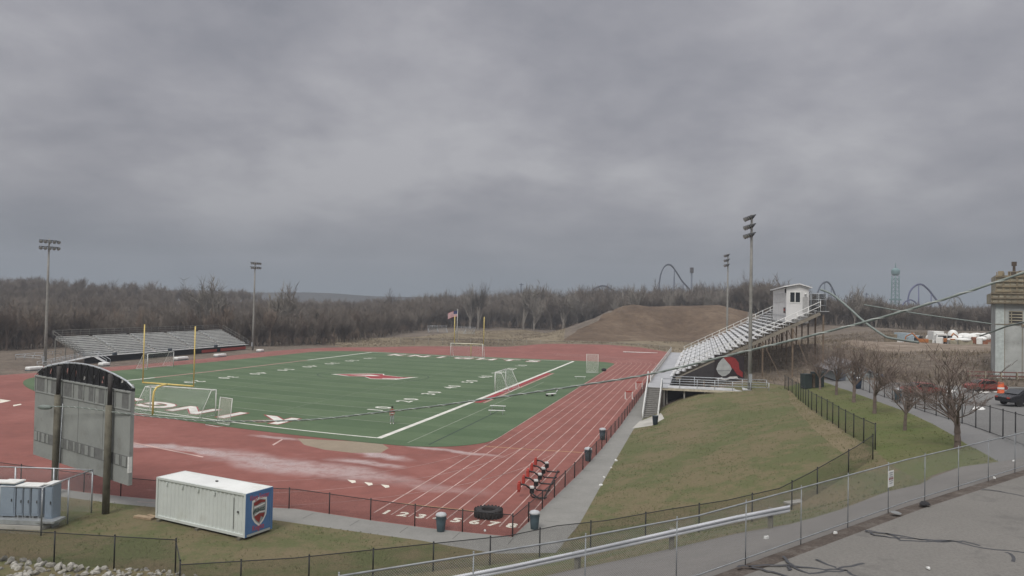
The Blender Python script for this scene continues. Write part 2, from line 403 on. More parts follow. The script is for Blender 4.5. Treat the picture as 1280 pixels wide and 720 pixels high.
Z_walk = PX((1024,475.5),(1040,481),(1060,488),(1080,495.5),(1110,506.5),(1138,517),(1166,530),(1193,545),(1222,562),(1249,577.5),(1300,566),(1330,580),(1279,557),(1210,531.5),(1154,514.5),(1113,499),(1071,484.5),(1045,476.5),(1034,474))
Z_walk = PX((1024,475.5),(1040,481),(1060,488),(1080,495.5),(1110,506.5),(1138,517),(1166,530),(1193,545),(1222,562),(1249,577.5),(1300,572),(1340,580),(1310,568),(1279,557),(1210,531.5),(1154,514.5),(1113,499),(1071,484.5),(1045,476.5),(1034,474))
Z_lot = PX((1034,474),(1045,476.5),(1071,484.5),(1113,499),(1154,514.5),(1210,531.5),(1279,557),(1310,568),(1420,535),(1420,486),(1280,484),(1180,482),(1120,478),(1050,473))
Z_lawn = PX((984,483),(1013,510),(1035,524),(1053,537),(1071,549),(1093,561),(1120,585),(1150,600),(1195,585),(1249,577.5),(1222,562),(1193,545),(1166,530),(1138,517),(1110,506.5),(1080,495.5),(1060,488),(1040,481),(1024,475.5),(1005,478))
Z_dry = PX((984,486),(1000,500),(1013,513),(1035,527.5),(1053,541),(1071,552.5),(1090,569),(1066,576),(1040,556),(1018,537),(1000,518),(988,503))
Z_grass = [Vector((-120,70)), Vector((-120,20)), Vector((-30,12)), Vector((0,12))] + drive_far[::1] + PX((1165,597),(1093,560),(1053,537),(1013,510),(985,483),(940,476)) + SF((30,32),(22.4,26),(21.9,20),(21.9,-2),(22,-24)) + [Vector((-20,46))]
Z_tan = [G(u, v, 0).xy for u, v in ((838,442.5),(760,436.5),(680,434.5),(600,432.5),(520,431.5),(430,432.5))] + [Vector(q) for q in ((-66,240),(-34,275),(-20,320),(5,335),(22,300))] + PX((705,425),(760,427),(850,427),(890,430)) + [Vector((70,160)), W(24,120).xy]
Z_mound = PX((703,424.5),(712,418)) + [GD(722,410,266).xy, GD(735,400,270).xy, GD(748,388,276).xy, GD(764,379,300).xy, GD(772,378,322).xy, GD(905,378,325).xy, GD(936,394,306).xy] + PX((925,424),(890,430),(850,427),(760,427))
Z_yard = PX((1050,428),(1098,440),(1180,439),(1280,441),(1300,432),(1240,426),(1180,424),(1130,423.5))
M_yard = ground_mat('pale_site_earth', [(.34,(.15,.115,.085)),(.5,(.24,.195,.15)),(.64,(.36,.31,.26))], .14, 1.0, .5, .95, 1, .3)
ZONES = [('leaf_strip', Z_leaf, M_leaf), ('road', Z_road, M_road), ('running_track', Z_track, M_track), ('path', Z_path, M_path), ('drive', Z_drive, M_drive),
         ('sidewalk', Z_walk, M_walk), ('parking_lot', Z_lot, M_lot), ('lawn', Z_lawn, M_lawn), ('dirt_mound', Z_mound, M_dirt), ('dry_field', Z_tan, M_tan), ('construction_yard', Z_yard, M_yard), ('dry_strip', Z_dry, M_strip), ('grass', Z_grass, M_grass)]
SUB = [('concrete_pad', Z_pad, M_conc), ('sand', Z_sand, M_sand)]
allz = SUB + ZONES
pts, eds = [], []
for nme, poly, _ in allz:
    near = nme not in ('dirt_mound', 'dry_field')
    d = dens([Vector(p) for p in poly], 1.6 if near else 7); b = len(pts); pts += d
    eds += [(b+i, b+(i+1) % len(d)) for i in range(len(d))]
def jit(s): return random.uniform(-s, s)
y = -24.0
while y < 130:
    x = -95.0
    st = 1.5 if y < 62 else 2.4
    while x < 85:
        if abs(x) < max(26, abs(y)*.8+12): pts.append(Vector((x+jit(.5), y+jit(.5))))
        x += st
    y += st
for y in np.arange(130, 360, 5.0):
    for x in np.arange(-.75*y-20, .75*y+20, 5.0): pts.append(Vector((x+jit(1.5), y+jit(1.5))))
for y in np.arange(360, 720, 18.0):
    for x in np.arange(-.8*y, .8*y, 18.0): pts.append(Vector((x+jit(5), y+jit(5))))
pts += [p.xy for p in CP if p.xy.length > 700] + [Vector((q[0], q[1])) for q in ((-300,0),(-200,-150),(200,-150),(300,0),(0,-200),(-150,60),(150,60))]
gv, _, gf, _, _, _ = delaunay_2d_cdt(pts, eds, [], 0, 1e-3)
def inside(px_, py_, poly):
    x = np.array([p[0] for p in poly]); y = np.array([p[1] for p in poly]); x2 = np.roll(x, -1); y2 = np.roll(y, -1)
    r = np.zeros(len(px_), bool)
    for a, b, c, d in zip(x, y, x2, y2):
        if b == d: continue
        h = ((b > py_) != (d > py_)) & (px_ < (c-a)*(py_-b)/(d-b)+a); r ^= h
    return r
GV = np.array([(v.x, v.y) for v in gv]); tri = np.array([list(f)[:3] for f in gf])
cen = GV[tri].mean(1)
lab = np.full(len(tri), -1)
for i, (nme, poly, _) in enumerate(allz):
    m_ = inside(cen[:, 0], cen[:, 1], poly) & (lab < 0); lab[m_] = i
GZ = np.array([Z(x, y) for x, y in GV])
from mathutils import noise as mnoise
for i, (x, y) in enumerate(GV):           # lumpy earth on the mound and the bare field
    if y > 225 and GZ[i] > 1.5 and y < 345 and x < 110: GZ[i] += (.9*mnoise.fractal(Vector((x*.09, y*.05, 3)), .8, 2.0, 5)-1.1*abs(mnoise.fractal(Vector((x*.16, y*.05, 7)), .9, 2.1, 4)))*min(1, (GZ[i]-1.5)/4)
    elif y > 225 and y < 345: GZ[i] += .5*abs(mnoise.fractal(Vector((x*.05, y*.05, 9)), 1.0, 2.0, 4))
def surface(name, sel, m, label=None):
    ids = tri[sel]
    if not len(ids): return None
    uq, inv = np.unique(ids, return_inverse=True); inv = inv.reshape(ids.shape)
    me = bpy.data.meshes.new(name)
    V = np.column_stack([GV[uq], GZ[uq]])
    a, b, c = V[inv[:, 0]], V[inv[:, 1]], V[inv[:, 2]]
    fl = np.cross(b-a, c-a)[:, 2] < 0; inv[fl] = inv[fl][:, ::-1]
    me.from_pydata(V.tolist(), [], inv.tolist()); me.materials.append(m)
    me.polygons.foreach_set('use_smooth', [True]*len(me.polygons))
    o = bpy.data.objects.new(name, me); COL.objects.link(o); tag(o, label, None, None, 'structure'); return o
SURF = {}
surface('ground', lab == -1, M_brown)
for i, (nme, _, m_) in enumerate(allz): SURF[nme] = surface(nme, lab == i, m_)

# ------------------------------------------------------------------ turf and painted markings
def sheet(name, polys, m, z, parent=None, uv=False, mapf=W):
    """flat painted shape: polygons in stadium metres laid on the ground"""
    vs, fs, us = [], [], []
    for poly in polys:
        b = len(vs); vs += [mapf(x, y, z) for x, y in poly]; us += list(poly); fs.append(list(range(b, b+len(poly))))
    me = bpy.data.meshes.new(name); me.from_pydata([tuple(v) for v in vs], [], fs)
    if uv:
        ul = me.uv_layers.new(name='UVMap')
        for l in me.loops: ul.data[l.index].uv = us[l.vertex_index]
    me.materials.append(m); o = bpy.data.objects.new(name, me); COL.objects.link(o)
    if parent: o.parent = parent
    else: o['kind'] = 'structure'
    return o
def strip(p, q, w, st=3.0):
    a = Vector(p); b = Vector(q); d = (b-a); L = d.length; d.normalize(); n = Vector((-d.y, d.x))*(w/2); k = max(1, int(L/st)); o = []
    for i in range(k):
        s = a+d*(L*i/k); e = a+d*(L*(i+1)/k); o.append([tuple(s-n), tuple(e-n), tuple(e+n), tuple(s+n)])
    return o
def arc(cx, cy, r, a0, a1, n=10): return [(cx+r*math.cos(math.radians(a0+(a1-a0)*k/n)), cy+r*math.sin(math.radians(a0+(a1-a0)*k/n))) for k in range(n+1)]
turf_out = arc(2.9,4.6,7.2,-90,0) + arc(2.9,105.3,7.0,0,90) + arc(-47,99.3,13,90,180) + arc(-45,11.5,14.5,180,262)
tp = dens([Vector(p) for p in turf_out], 2.5); te = [(i, (i+1) % len(tp)) for i in range(len(tp))]; nb = len(tp)
for yy in np.arange(-2, 112, 3.0):
    for xx in np.arange(-59.5, 10, 3.0): tp.append(Vector((xx, yy)))
tv, _, tf, _, _, _ = delaunay_2d_cdt(tp, te, [], 1, 1e-3)
turf = sheet('football_field', [[(tv[i].x, tv[i].y) for i in f] for f in tf], M_turf, .02, None, True)
M_line = mat('white_field_paint', (.66,.66,.60), .8, 0, .25, .8, .1, .2)
M_faint = mat('faded_field_line', (.21,.25,.18), .9, 0, .3, .5)
M_fred = mat('red_turf_paint', (.30,.045,.05), .9, 0, .3, .6)
M_pink = mat('faded_red_turf_border', (.42,.25,.22), .9, 0, .3, .4)
M_lane = mat('faded_lane_paint', (.52,.36,.32), .85, 0, .5, .35)
M_lanenum = mat('lane_number_paint', (.72,.68,.58), .8, 0, .2, .8)
M_ylw = mat('yellow_track_mark', (.62,.42,.20), .8, 0, .3)
FX, FY = -48.77, 109.73
sheet('boundary_line', strip((.2,-.1),(.2,FY),.55)+strip((FX,-.1),(FX,27),.5)+strip((FX,77),(FX,FY),.5), M_line, .026, turf)
sheet('end_line', strip((FX,0),(-.08,0),.32)+strip((FX,FY),(-.08,FY),.4), M_line, .027, turf)
sheet('team_area_border', strip((1.0,29.5),(1.0,77),.9), M_fred, .026, turf)
sheet('team_area_edge', strip((1.8,29.5),(1.8,77),.35)+strip((FX,27),(FX,77),.5), M_pink, .027, turf)
yl = []
for k in range(0, 21):
    y = 9.144+4.572*k; w = .12 if k not in (0, 20) else .2
    yl += strip((FX+.3, y), (-.1, y), w, 4)
yl += strip((3.4,-1),(3.4,60),.14)+strip((-44,18),(-5,18),.1)+strip((-44,92),(-5,92),.1)
sheet('yard_line', yl, M_faint, .023, turf)
sheet('dark_line', strip((5.4,-1),(5.4,24),.14)+[[(-24.4+9.2*math.cos(a), 54.9+9.2*math.sin(a)), (-24.4+9.2*math.cos(a+.13), 54.9+9.2*math.sin(a+.13)), (-24.4+9.35*math.cos(a+.13), 54.9+9.35*math.sin(a+.13)), (-24.4+9.35*math.cos(a), 54.9+9.35*math.sin(a))] for a in np.arange(0, 2*PI-.01, .13)], mat('dark_soccer_line', (.03,.05,.04), .9), .024, turf)
hs = []
for k in range(0, 101):
    y = 9.144+.9144*k
    if k % 5: hs += [[(x-.3, y-.06), (x+.3, y-.06), (x+.3, y+.06), (x-.3, y+.06)] for x in (-16.3, -32.5)]
sheet('hash_mark', hs, M_faint, .024, turf)
def text2d(body, size, bold=.0, align='CENTER'):
    cu = bpy.data.curves.new('t', 'FONT'); cu.body = body; cu.size = size; cu.align_x = align; cu.align_y = 'CENTER'; cu.offset = bold; cu.resolution_u = 3
    o = bpy.data.objects.new('t', cu); COL.objects.link(o); dg = bpy.context.evaluated_depsgraph_get()
    me = bpy.data.meshes.new_from_object(o.evaluated_get(dg)); V = [(v.co.x, v.co.y) for v in me.vertices]; F = [list(p.vertices) for p in me.polygons]
    bpy.data.objects.remove(o); bpy.data.curves.remove(cu); bpy.data.meshes.remove(me); return V, F
def ground_text(name, body, x, y, size, rot, m, z, parent, bold=0, sx=1, sy=1):
    V, F = text2d(body, size, bold); c, s = math.cos(rot), math.sin(rot)
    return sheet(name, [[(x+V[i][0]*sx*c-V[i][1]*sy*s, y+V[i][0]*sx*s+V[i][1]*sy*c) for i in f] for f in F], m, z, parent)
for k in range(9):
    n_ = min(k+1, 9-k)*10; y = 9.144*(k+2)
    for x, r in ((-7.5, PI/2), (FX+7.5, -PI/2)):
        s_ = str(n_); ground_text('yard_number', s_[0]+' '+s_[1], x, y, 2.7, r, M_line, .026, turf, .05, 1.15, 1.0)
for body, y, r, xs in (('KINGS', 4.3, PI, [-13.3-5.35*k for k in range(5)]), ('KNIGHTS', 105.1, 0, [-40.2+5.35*k for k in range(7)])):
    for ch, x in zip(body, xs):
        ground_text('end_zone_letter_border', ch, x, y, 6.6, r, M_fred, .024, turf, .42, .92, .95)
        ground_text('end_zone_letter', ch, x, y, 6.6, r, M_line, .028, turf, .22, .92, .95)
# midfield emblem: a red blade shape with white edges
def emb(p, w=1.0): return [(-24.4+x*w*.86, 55+y*w*.86) for x, y in p]
E1 = [(-7.6,-2.2),(-2.6,3.4),(.2,4.6),(1.2,2.4),(6.2,.6),(8.0,2.6),(6.2,-4.0),(2.0,-5.6),(-.6,-2.6),(-3.6,-3.6)]
sheet('midfield_emblem_edge', [emb(E1, 1.06)], M_line, .024, turf)
sheet('midfield_emblem', [emb(E1, .94)], M_fred, .028, turf)
sheet('midfield_emblem_detail', [emb([(-4.6,-1.4),(-1.2,1.6),(1.4,.4),(.2,-.6)]), emb([(3.4,-3.4),(6.0,-1.6),(5.8,-2.8),(3.6,-4.2)])], M_line, .032, turf)
tr = SURF['running_track']
ln = []
for k in range(9):
    x = 10.1+1.09*k
    ln += strip((x, -24.0), (x, 108), .08 if k else .1, 3)
    r = 8 + 0
    pts_ = [(x, 108)] + arc(x-20-1.09*k, 108, 20+1.09*k, 0, 88, 14)
    for a, b in zip(pts_, pts_[1:]): ln += strip(a, b, .07, 3)
for k in (0, 3, 6):                       # bend at the near end
    rr = 30.5+1.09*k; c_ = (-20.4, -4)
    pts_ = arc(c_[0], 2, rr, 0, -62, 12)
    for a, b in zip(pts_, pts_[1:]): ln += strip(a, b, .045, 3)
for k in range(9):                        # back straight
    x = -60.2-1.09*k; ln += strip((x, 5), (x, 108), .07, 4)
sheet('lane_line', ln, M_lane, .012, tr)
for k in range(8): ground_text('lane_number', str(k+1), 10.72+1.09*k, -23.6, 1.25, 0, M_lanenum, .014, tr, .05, .95, 1.0)
sheet('start_line', strip((10.1,.3),(18.8,.3),.1)+strip((10.1,-21.2),(15.5,-21.2),.05), M_ylw, .015, tr)
ym = []
for k, (u, v) in enumerate(((440,602),(461,605),(483,608.5))):
    p = G(u, v, 0); pass
def wsheet(name, polys, m, parent, z):     # same, from ground points
    vs, fs = [], []
    for poly in polys:
        b = len(vs); vs += [(p[0], p[1], z) for p in poly]; fs.append(list(range(b, b+len(poly))))
    me = bpy.data.meshes.new(name); me.from_pydata(vs, [], fs); me.materials.append(m); o = bpy.data.objects.new(name, me); COL.objects.link(o); o.parent = parent
    return o
for u, v in ((440,602),(461,605),(482,608)):
    wsheet('exchange_mark', [[G(u-6,v-2.2), G(u+4,v-1.2), G(u+5,v+1.2), G(u,v+2.2)]], M_lanenum, tr, .015)
wsheet('runway_line', [[G(130,545.5), G(255,571), G(253,572), G(128,546.5)], [G(340,556), G(352,549), G(354,549.6), G(342,557)]], M_lane, tr, .013)
wsheet('white_dash', [[G(16,506.5), G(26,504.8), G(27,506), G(17,508)], [G(0,499), G(14,501), G(0,504)]], M_lanenum, tr, .015)
# joints and stains across the path
M_joint = mat('path_joint', (.10,.10,.09), .9)
path = SURF['path']
sheet('joint', [q for y in np.arange(-22, 70, 3.0) for q in strip((20.4 if y > 4 else 19.9, y), (21.8, y), .035)]+[q for x in np.arange(-2, 20, 3.0) for q in strip((x, -27.2), (x, -25.9), .035)], M_joint, .006, path)
# tar-sealed cracks in the lot
M_tar = mat('tar_crack_seal', (.055,.057,.062), .7, 0, .2)
def crack(pl, w):
    o = []
    P = [G(u, v, 6.404) for u, v in pl]
    Q = []
    for a, b in zip(P, P[1:]):
        for k in range(4): Q.append(a.lerp(b, k/4)+Vector((jit(.05), jit(.05), 0)))
    Q.append(P[-1])
    for i in range(len(Q)-1):
        t0 = (Q[min(i+1,len(Q)-1)]-Q[max(i-1,0)]).normalized(); t1 = (Q[min(i+2,len(Q)-1)]-Q[i]).normalized()
        n0 = Vector((-t0.y, t0.x, 0))*w/2; n1 = Vector((-t1.y, t1.x, 0))*w/2
        o.append([Q[i]-n0, Q[i+1]-n1, Q[i+1]+n1, Q[i]+n0])
    return o
ck = []
for pl in ([(1082,662),(1110,667),(1150,674),(1190,676),(1230,685),(1290,692)], [(1110,667),(1128,676),(1165,677),(1190,676)], [(1082,662),(1095,669),(1120,672),(1150,674)],[(1150,674),(1178,678),(1205,676),(1225,682)],
           [(1226,611),(1250,614),(1290,622)], [(922,708),(935,707),(985,706),(1020,711),(1060,713)], [(981,695),(989,706),(985,712)], [(1022,699),(1048,711),(1080,704)], [(935,707),(965,715),(1000,725),(1040,728)], [(985,706),(1010,716),(1060,713),(1072,722)],[(1256,690),(1266,693),(1266,702)]):
    ck += crack(pl, .085)
vs, fs = [], []
for q in ck: b = len(vs); vs += [tuple(p) for p in q]; fs.append([b, b+1, b+2, b+3])
me = bpy.data.meshes.new('crack_seal'); me.from_pydata(vs, [], fs); me.materials.append(M_tar); o = bpy.data.objects.new('crack_seal', me); COL.objects.link(o); o.parent = SURF['road']
# ------------------------------------------------------------------ sky and light
w = bpy.data.worlds.new('World'); sc.world = w; w.use_nodes = True; t = w.node_tree; t.nodes.clear()
SUN_EL, SUN_AZ = math.radians(52), math.radians(205)
sky = N(t, 'ShaderNodeTexSky', sky_type='NISHITA'); sky.sun_disc = False; sky.sun_elevation = SUN_EL; sky.sun_rotation = SUN_AZ; sky.dust_density = 2
dirn = N(t, 'ShaderNodeTexCoord').outputs['Generated']
sp = N(t, 'ShaderNodeSeparateXYZ'); t.links.new(dirn, sp.inputs[0]); zc = sp.outputs[2]
za = mth(t, 'MAXIMUM', mth(t, 'ADD', zc, .30), .03)
cx_ = mth(t, 'DIVIDE', sp.outputs[0], za); cy_ = mth(t, 'DIVIDE', sp.outputs[1], za)
cb = N(t, 'ShaderNodeCombineXYZ'); t.links.new(cx_, cb.inputs[0]); t.links.new(cy_, cb.inputs[1]); cb.inputs[2].default_value = 1.3
big = noise(t, cb.outputs[0], .8, 6, .55); med = noise(t, cb.outputs[0], 1.9, 7, .6); 
wisp = N(t, 'ShaderNodeTexNoise'); wisp.inputs['Scale'].default_value = 2.4; wisp.inputs['Detail'].default_value = 5; wisp.inputs['Distortion'].default_value = .8; wisp.inputs['Roughness'].default_value = .5; t.links.new(cb.outputs[0], wisp.inputs['Vector'])
cl = mth(t, 'ADD', mth(t, 'MULTIPLY', big, .55), mth(t, 'ADD', mth(t, 'MULTIPLY', med, .28), mth(t, 'MULTIPLY', wisp.outputs['Fac'], .17)))
cloud = ramp(t, cl, [(.37, (.128,.133,.152)), (.45, (.182,.184,.205)), (.53, (.243,.241,.261)), (.61, (.318,.315,.331))])
haze = ramp(t, ramp_fac(t, zc, -.02, .16), [(0, (.150,.182,.215)), (.45, (.150,.165,.192)), (1, (.22,.225,.25))])
lowf = ramp_fac(t, zc, .17, .02)
base = mixc(t, mth(t, 'MULTIPLY', lowf, .88), cloud, haze)
top = mth(t, 'ADD', mth(t, 'MULTIPLY_ADD', ramp_fac(t, zc, .12, .34), .16, .97), mth(t, 'MULTIPLY', ramp_fac(t, zc, .38, .8), 3.0))    # an overcast sky is brightest overhead
vm = N(t, 'ShaderNodeVectorMath', operation='SCALE'); t.links.new(base, vm.inputs[0]); t.links.new(top, vm.inputs['Scale'])
ns = N(t, 'ShaderNodeVectorMath', operation='SCALE'); t.links.new(sky.outputs[0], ns.inputs[0]); ns.inputs['Scale'].default_value = .1
warm = mixc(t, ramp_fac(t, zc, .38, .7), (1, 1, 1), (1.0, .975, .93)); vmw = mixc(t, 1.0, vm.outputs[0], warm, 'MULTIPLY')
fin = mixc(t, .96, ns.outputs[0], vmw)
bg = N(t, 'ShaderNodeBackground'); t.links.new(fin, bg.inputs[0]); bg.inputs[1].default_value = 1.0
wo = N(t, 'ShaderNodeOutputWorld'); t.links.new(bg.outputs[0], wo.inputs[0])
sl = bpy.data.lights.new('sun', 'SUN'); sl.energy = 1.6; sl.angle = math.radians(22); sl.color = (1, .96, .90)
so = bpy.data.objects.new('sun', sl); COL.objects.link(so)
sd = Vector((math.sin(SUN_AZ)*math.cos(SUN_EL), math.cos(SUN_AZ)*math.cos(SUN_EL), math.sin(SUN_EL)))
so.rotation_euler = (-sd).to_track_quat('-Z', 'Y').to_euler()
sc.view_settings.view_transform = 'Standard'; sc.view_settings.look = 'None'; sc.view_settings.exposure = .36; sc.view_settings.gamma = 1
sc.cycles.max_bounces = 5; sc.cycles.transparent_max_bounces = 24; sc.cycles.use_denoising = True

# ------------------------------------------------------------------ fences
def fence(name, label, base, h, step, mpost, mmesh, rpost=.03, rrail=.022, group=None, sag=0, mid=False, cat='fence'):
    """base: ground points along the run; posts every step metres; wire between them"""
    base = [Vector(p) for p in base]; o = base[0].copy(); t = thing(name, label, cat, o, 0, 1, group)
    P = [p-o for p in base]; L = [0]
    for a, b in zip(P, P[1:]): L.append(L[-1]+(b-a).length)
    hh = h if callable(h) else (lambda s: h)
    def posat(s):
        for i in range(len(P)-1):
            if s <= L[i+1] or i == len(P)-2:
                f = (s-L[i])/max(L[i+1]-L[i], 1e-6); return P[i].lerp(P[i+1], min(max(f, 0), 1))
    n = max(1, round(L[-1]/step)); S = [L[-1]*k/n for k in range(n+1)]
    for s in S:
        p = posat(s); H = hh(s)
        MB().tube([p-Vector((0,0,.1)), p+Vector((0,0,H+.03))], rpost, 8).ball(p+Vector((0,0,H+.04)), rpost*1.25, 8, 5).build('post', mpost, t, True)
    cut = sorted(set(S+L))
    rail = [posat(s)+Vector((0,0,hh(s)-.02)) for s in cut]
    MB().tube(rail, rrail, 6).build('top_rail', mpost, t, True)
    if mid: MB().tube([posat(s)+Vector((0,0,.06)) for s in cut], rrail*.8, 6).build('bottom_rail', mpost, t, True)
    m = MB()
    for a, b in zip(cut, cut[1:]):
        p, q = posat(a), posat(b); ha, hb = hh(a)-.03, hh(b)-.03
        m.quad(p+Vector((0,0,.03)), q+Vector((0,0,.03)), q+Vector((0,0,hb)), p+Vector((0,0,ha)), [(a, 0), (b, 0), (b, hb), (a, ha)])
    m.build('wire_mesh', mmesh, t); return t
def V3(p, z=0): return Vector((p[0], p[1], z))
fence('track_fence', 'low black chain-link fence between the red track bend and the front walk', [V3(p) for p in fence_front], 1.22, 3.0, M_black, M_mesh_b, .035)
fence('track_fence', 'low black chain-link fence along the red straight beside the trash cans', [V3(p) for p in [fence_front[-1]]+fence_right], 1.1, 3.0, M_black, mesh_mat('dense_black_chain_link', (.022,.02,.021), .055, .42), .04)
fence('track_fence', 'far chain-link fence behind the distant end of the track', [G(u, v, 0) for u, v in ((838,441.5),(800,438),(760,436),(680,434),(620,432.5),(560,431.5),(500,431))], 2.0, 4.2, M_steelpole, M_mesh_b, .05)
ff = [G(219,716,0), G(225,748,0), G(368,738,0), G(500,722,0), G(635,706,0), TZ(695,692)]
hill = [TZ(u, v) for u, v in ((757,686),(834,672),(908,660),(974,645),(1013,623),(1043,605),(1070,589),(1091,574))]
fence('boundary_fence', 'black chain-link fence at the left above the rubble, ending at a corner', [G(-90,702,0), G(0,702,0), G(123,710,0), G(219,716,0)], 1.55, 2.9, M_black, M_mesh_b, .035)
fence('boundary_fence', 'long black chain-link fence climbing the slope in front of the grass bank', ff+hill, 1.45, 2.9, M_black, M_mesh_b, .035)
fence('boundary_fence', 'black chain-link fence along the crest between grass bank and lawn', [TZ(u, v) for u, v in ((1094,562),(1071,549.5),(1053,538.5),(1035,525.5),(1013,511.5),(996,497),(981,486))], 1.6, 2.4, M_black, M_mesh_b, .04)
fence('boundary_fence', 'black chain-link fence between the sidewalk and the far parking lot', [TZ(u, v) for u, v in ((1330,581),(1279,557),(1245,544),(1210,531.5),(1154,514.5),(1113,499),(1071,485))], 1.75, 2.6, M_black, mesh_mat('thin_black_chain_link', (.02,.02,.02), .055, .07), .035, mid=True)
ct = off(curb, .06); M_galv2 = mat('dull_galvanised_pipe', (.30,.32,.33), .6, .3, .3)
fence('road_fence', 'silver chain-link fence along the near edge of the grey road', [V3(p, 6.42) for p in ct], 1.5, 2.75, M_galv2, mesh_mat('road_chain_link', (.34,.36,.37), .055, .19), .015, .02, mid=True)
# ------------------------------------------------------------------ guard rail
gb = [TZ(u, v) for u, v in ((430,768),(560,744),(640,729),(715,713),(790,698),(850,684),(920,668),(988,656))]
g0 = gb[-1].copy(); gr = thing('guardrail', 'galvanised steel W-beam guardrail on wooden posts beside the drive', 'guardrail', g0)
pr = [(-.02,.43),(.07,.47),(.07,.51),(0,.555),(.07,.60),(.07,.64),(-.02,.68),(-.035,.67),(.05,.632),(.05,.607),(-.02,.555),(.05,.503),(.05,.478),(-.035,.44)]
m = MB(); n = len(pr)
for i, p in enumerate(gb):
    a = gb[max(i-1,0)]; b = gb[min(i+1,len(gb)-1)]; tt = (b-a).normalized(); nn = Vector((tt.y, -tt.x, 0)).normalized()
    for x, z in pr: m.v.append(p-g0+nn*(x+.10)+Vector((0,0,z+.02)))
for i in range(len(gb)-1):
    for k in range(n): m.f.append([i*n+k, i*n+(k+1) % n, (i+1)*n+(k+1) % n, (i+1)*n+k])
m.f.append(list(range(n))); m.f.append([(len(gb)-1)*n+k for k in reversed(range(n))])
m.build('beam', mat('bright_galvanised_rail', (.50,.52,.545), .42, .35, .2, .8), gr)
GL = [0]
for a, b in zip(gb, gb[1:]): GL.append(GL[-1]+(b-a).length)
s = GL[-1]-.7
while s > 0:
    i = max(k for k in range(len(gb)-1) if GL[k] <= s); f = (s-GL[i])/(GL[i+1]-GL[i]); p = gb[i].lerp(gb[i+1], f)-g0; tt = (gb[i+1]-gb[i]).normalized()
    MB().box(p+Vector((0,0,.27))-Vector((tt.y,-tt.x,0))*.04, (.16,.2,.86), math.atan2(tt.y, tt.x)).build('post', M_wood, gr); s -= 3.8
# ------------------------------------------------------------------ goal posts
def goal_post(x, y, s, label):
    p_, a_, s_ = fit(x, y, [(x-3.56,y,3.05),(x+3.56,y,3.05),(x-3.56,y,9.4),(x+3.56,y,9.4),(x,y-1.9*s,0)]); t = thing('goal_post', label, 'goal post', p_, a_, s_, 'football goal posts'); rk_ = 1 if s > 0 else 1.5
    MB().tube([(0,-1.9*s,-.1),(0,-1.9*s,1.9),(0,-1.82*s,2.45),(0,-1.5*s,2.86),(0,-.9*s,3.0),(0,-.1*s,3.05)], .10, 10).build('gooseneck', M_yellow, t, True)
    MB().tube([(-3.58,0,3.05),(3.58,0,3.05)], .085*rk_, 10).build('crossbar', M_yellow, t, True)
    for q in (-3.55, 3.55): MB().tube([(q,0,3.05),(q,0,9.4)], .06*rk_, 8).build('upright', M_yellow, t, True)
    return t
goal_post(-24.4, -.2, 1, 'yellow gooseneck goal post nearest the scoreboard'); goal_post(-24.4, FY+.2, -1, 'distant yellow goal post beside the flag at the far end')
# ------------------------------------------------------------------ soccer goals
def soccer_goal(x, y, rz, wd, ht, dp, label, top=.9, mm=None, group='soccer goals'):
    c_, n_ = math.cos(rz), math.sin(rz)
    p_, a_, s_ = fit(x, y, [(x+q*wd/2*c_-w_*n_, y+q*wd/2*n_+w_*c_, z_) for q in (-1, 1) for w_, z_ in ((0, 0), (0, ht), (dp, 0))])
    t = thing('soccer_goal', label, 'soccer goal', p_, a_+rz, s_, group)     # mouth faces local -Y
    mm = mm or M_white; r = .06
    h = wd/2
    MB().tube([(-h,0,ht),(h,0,ht)], r, 8).build('crossbar', mm, t, True)
    for s in (-1, 1): MB().tube([(s*h,0,0),(s*h,0,ht+.05)], r, 8).build('post', mm, t, True)
    for s in (-1, 1): MB().tube([(s*h,0,ht),(s*h,top,ht),(s*h,dp,.04),(s*h,0,.04)], .035, 6).build('side_frame', mm, t, True)
    MB().tube([(-h,dp,.04),(h,dp,.04)], .035, 6).build('back_bar', mm, t, True)
    m = MB()
    m.quad((-h,0,ht),(h,0,ht),(h,top,ht),(-h,top,ht),[(0,0),(wd,0),(wd,top),(0,top)])
    sl_ = math.hypot(dp-top, ht); m.quad((-h,top,ht),(h,top,ht),(h,dp,.04),(-h,dp,.04),[(0,0),(wd,0),(wd,sl_),(0,sl_)])
    for s in (-1, 1): m.quad((s*h,0,.04),(s*h,dp,.04),(s*h,top,ht),(s*h,0,ht),[(0,0),(dp,0),(top,ht),(0,ht)])
    m.build('net', M_net, t); return t
soccer_goal(-23.4, .9, 0, 9.3, 2.9, -2.6, 'wide white soccer goal under the near goal post with its net towards the scoreboard', -.8)
soccer_goal(-.3, 46.0, PI/2, 6.2, 2.75, -2.2, 'white soccer goal standing on the right sideline', -.9)
soccer_goal(-24.2, 107.6, 0, 7.6, 3.2, 2.0, 'white soccer goal in front of the far goal post', .9)
soccer_goal(-57.3, 39, -PI/2, 7.4, 2.9, -2.4, 'white soccer goal on the far left sideline below the silver stands', -.9)
def rebounder(x, y, rz, label, wd, ht):
    t = at('rebound_net', label, 'training net', x, y, rz, 'small training nets')
    for s in (-1, 1): MB().tube([(s*wd/2,0,0),(s*wd/2*.96,.25,ht)], .035, 6).build('leg', M_white, t, True)
    MB().tube([(-wd/2,.25,ht),(wd/2,.25,ht)], .035, 6).build('top_bar', M_white, t, True)
    MB().tube([(-wd/2,0,.04),(wd/2,0,.04),(wd/2,-1.3,.04),(-wd/2,-1.3,.04)], .03, 6, closed=True).build('foot_frame', M_white, t, True)
    MB().quad((-wd/2,0,.05),(wd/2,0,.05),(wd/2,.25,ht),(-wd/2,.25,ht),[(0,0),(wd,0),(wd,ht),(0,ht)]).build('net', mesh_mat('dense_white_net', (.6,.6,.55), .08, .34), t)
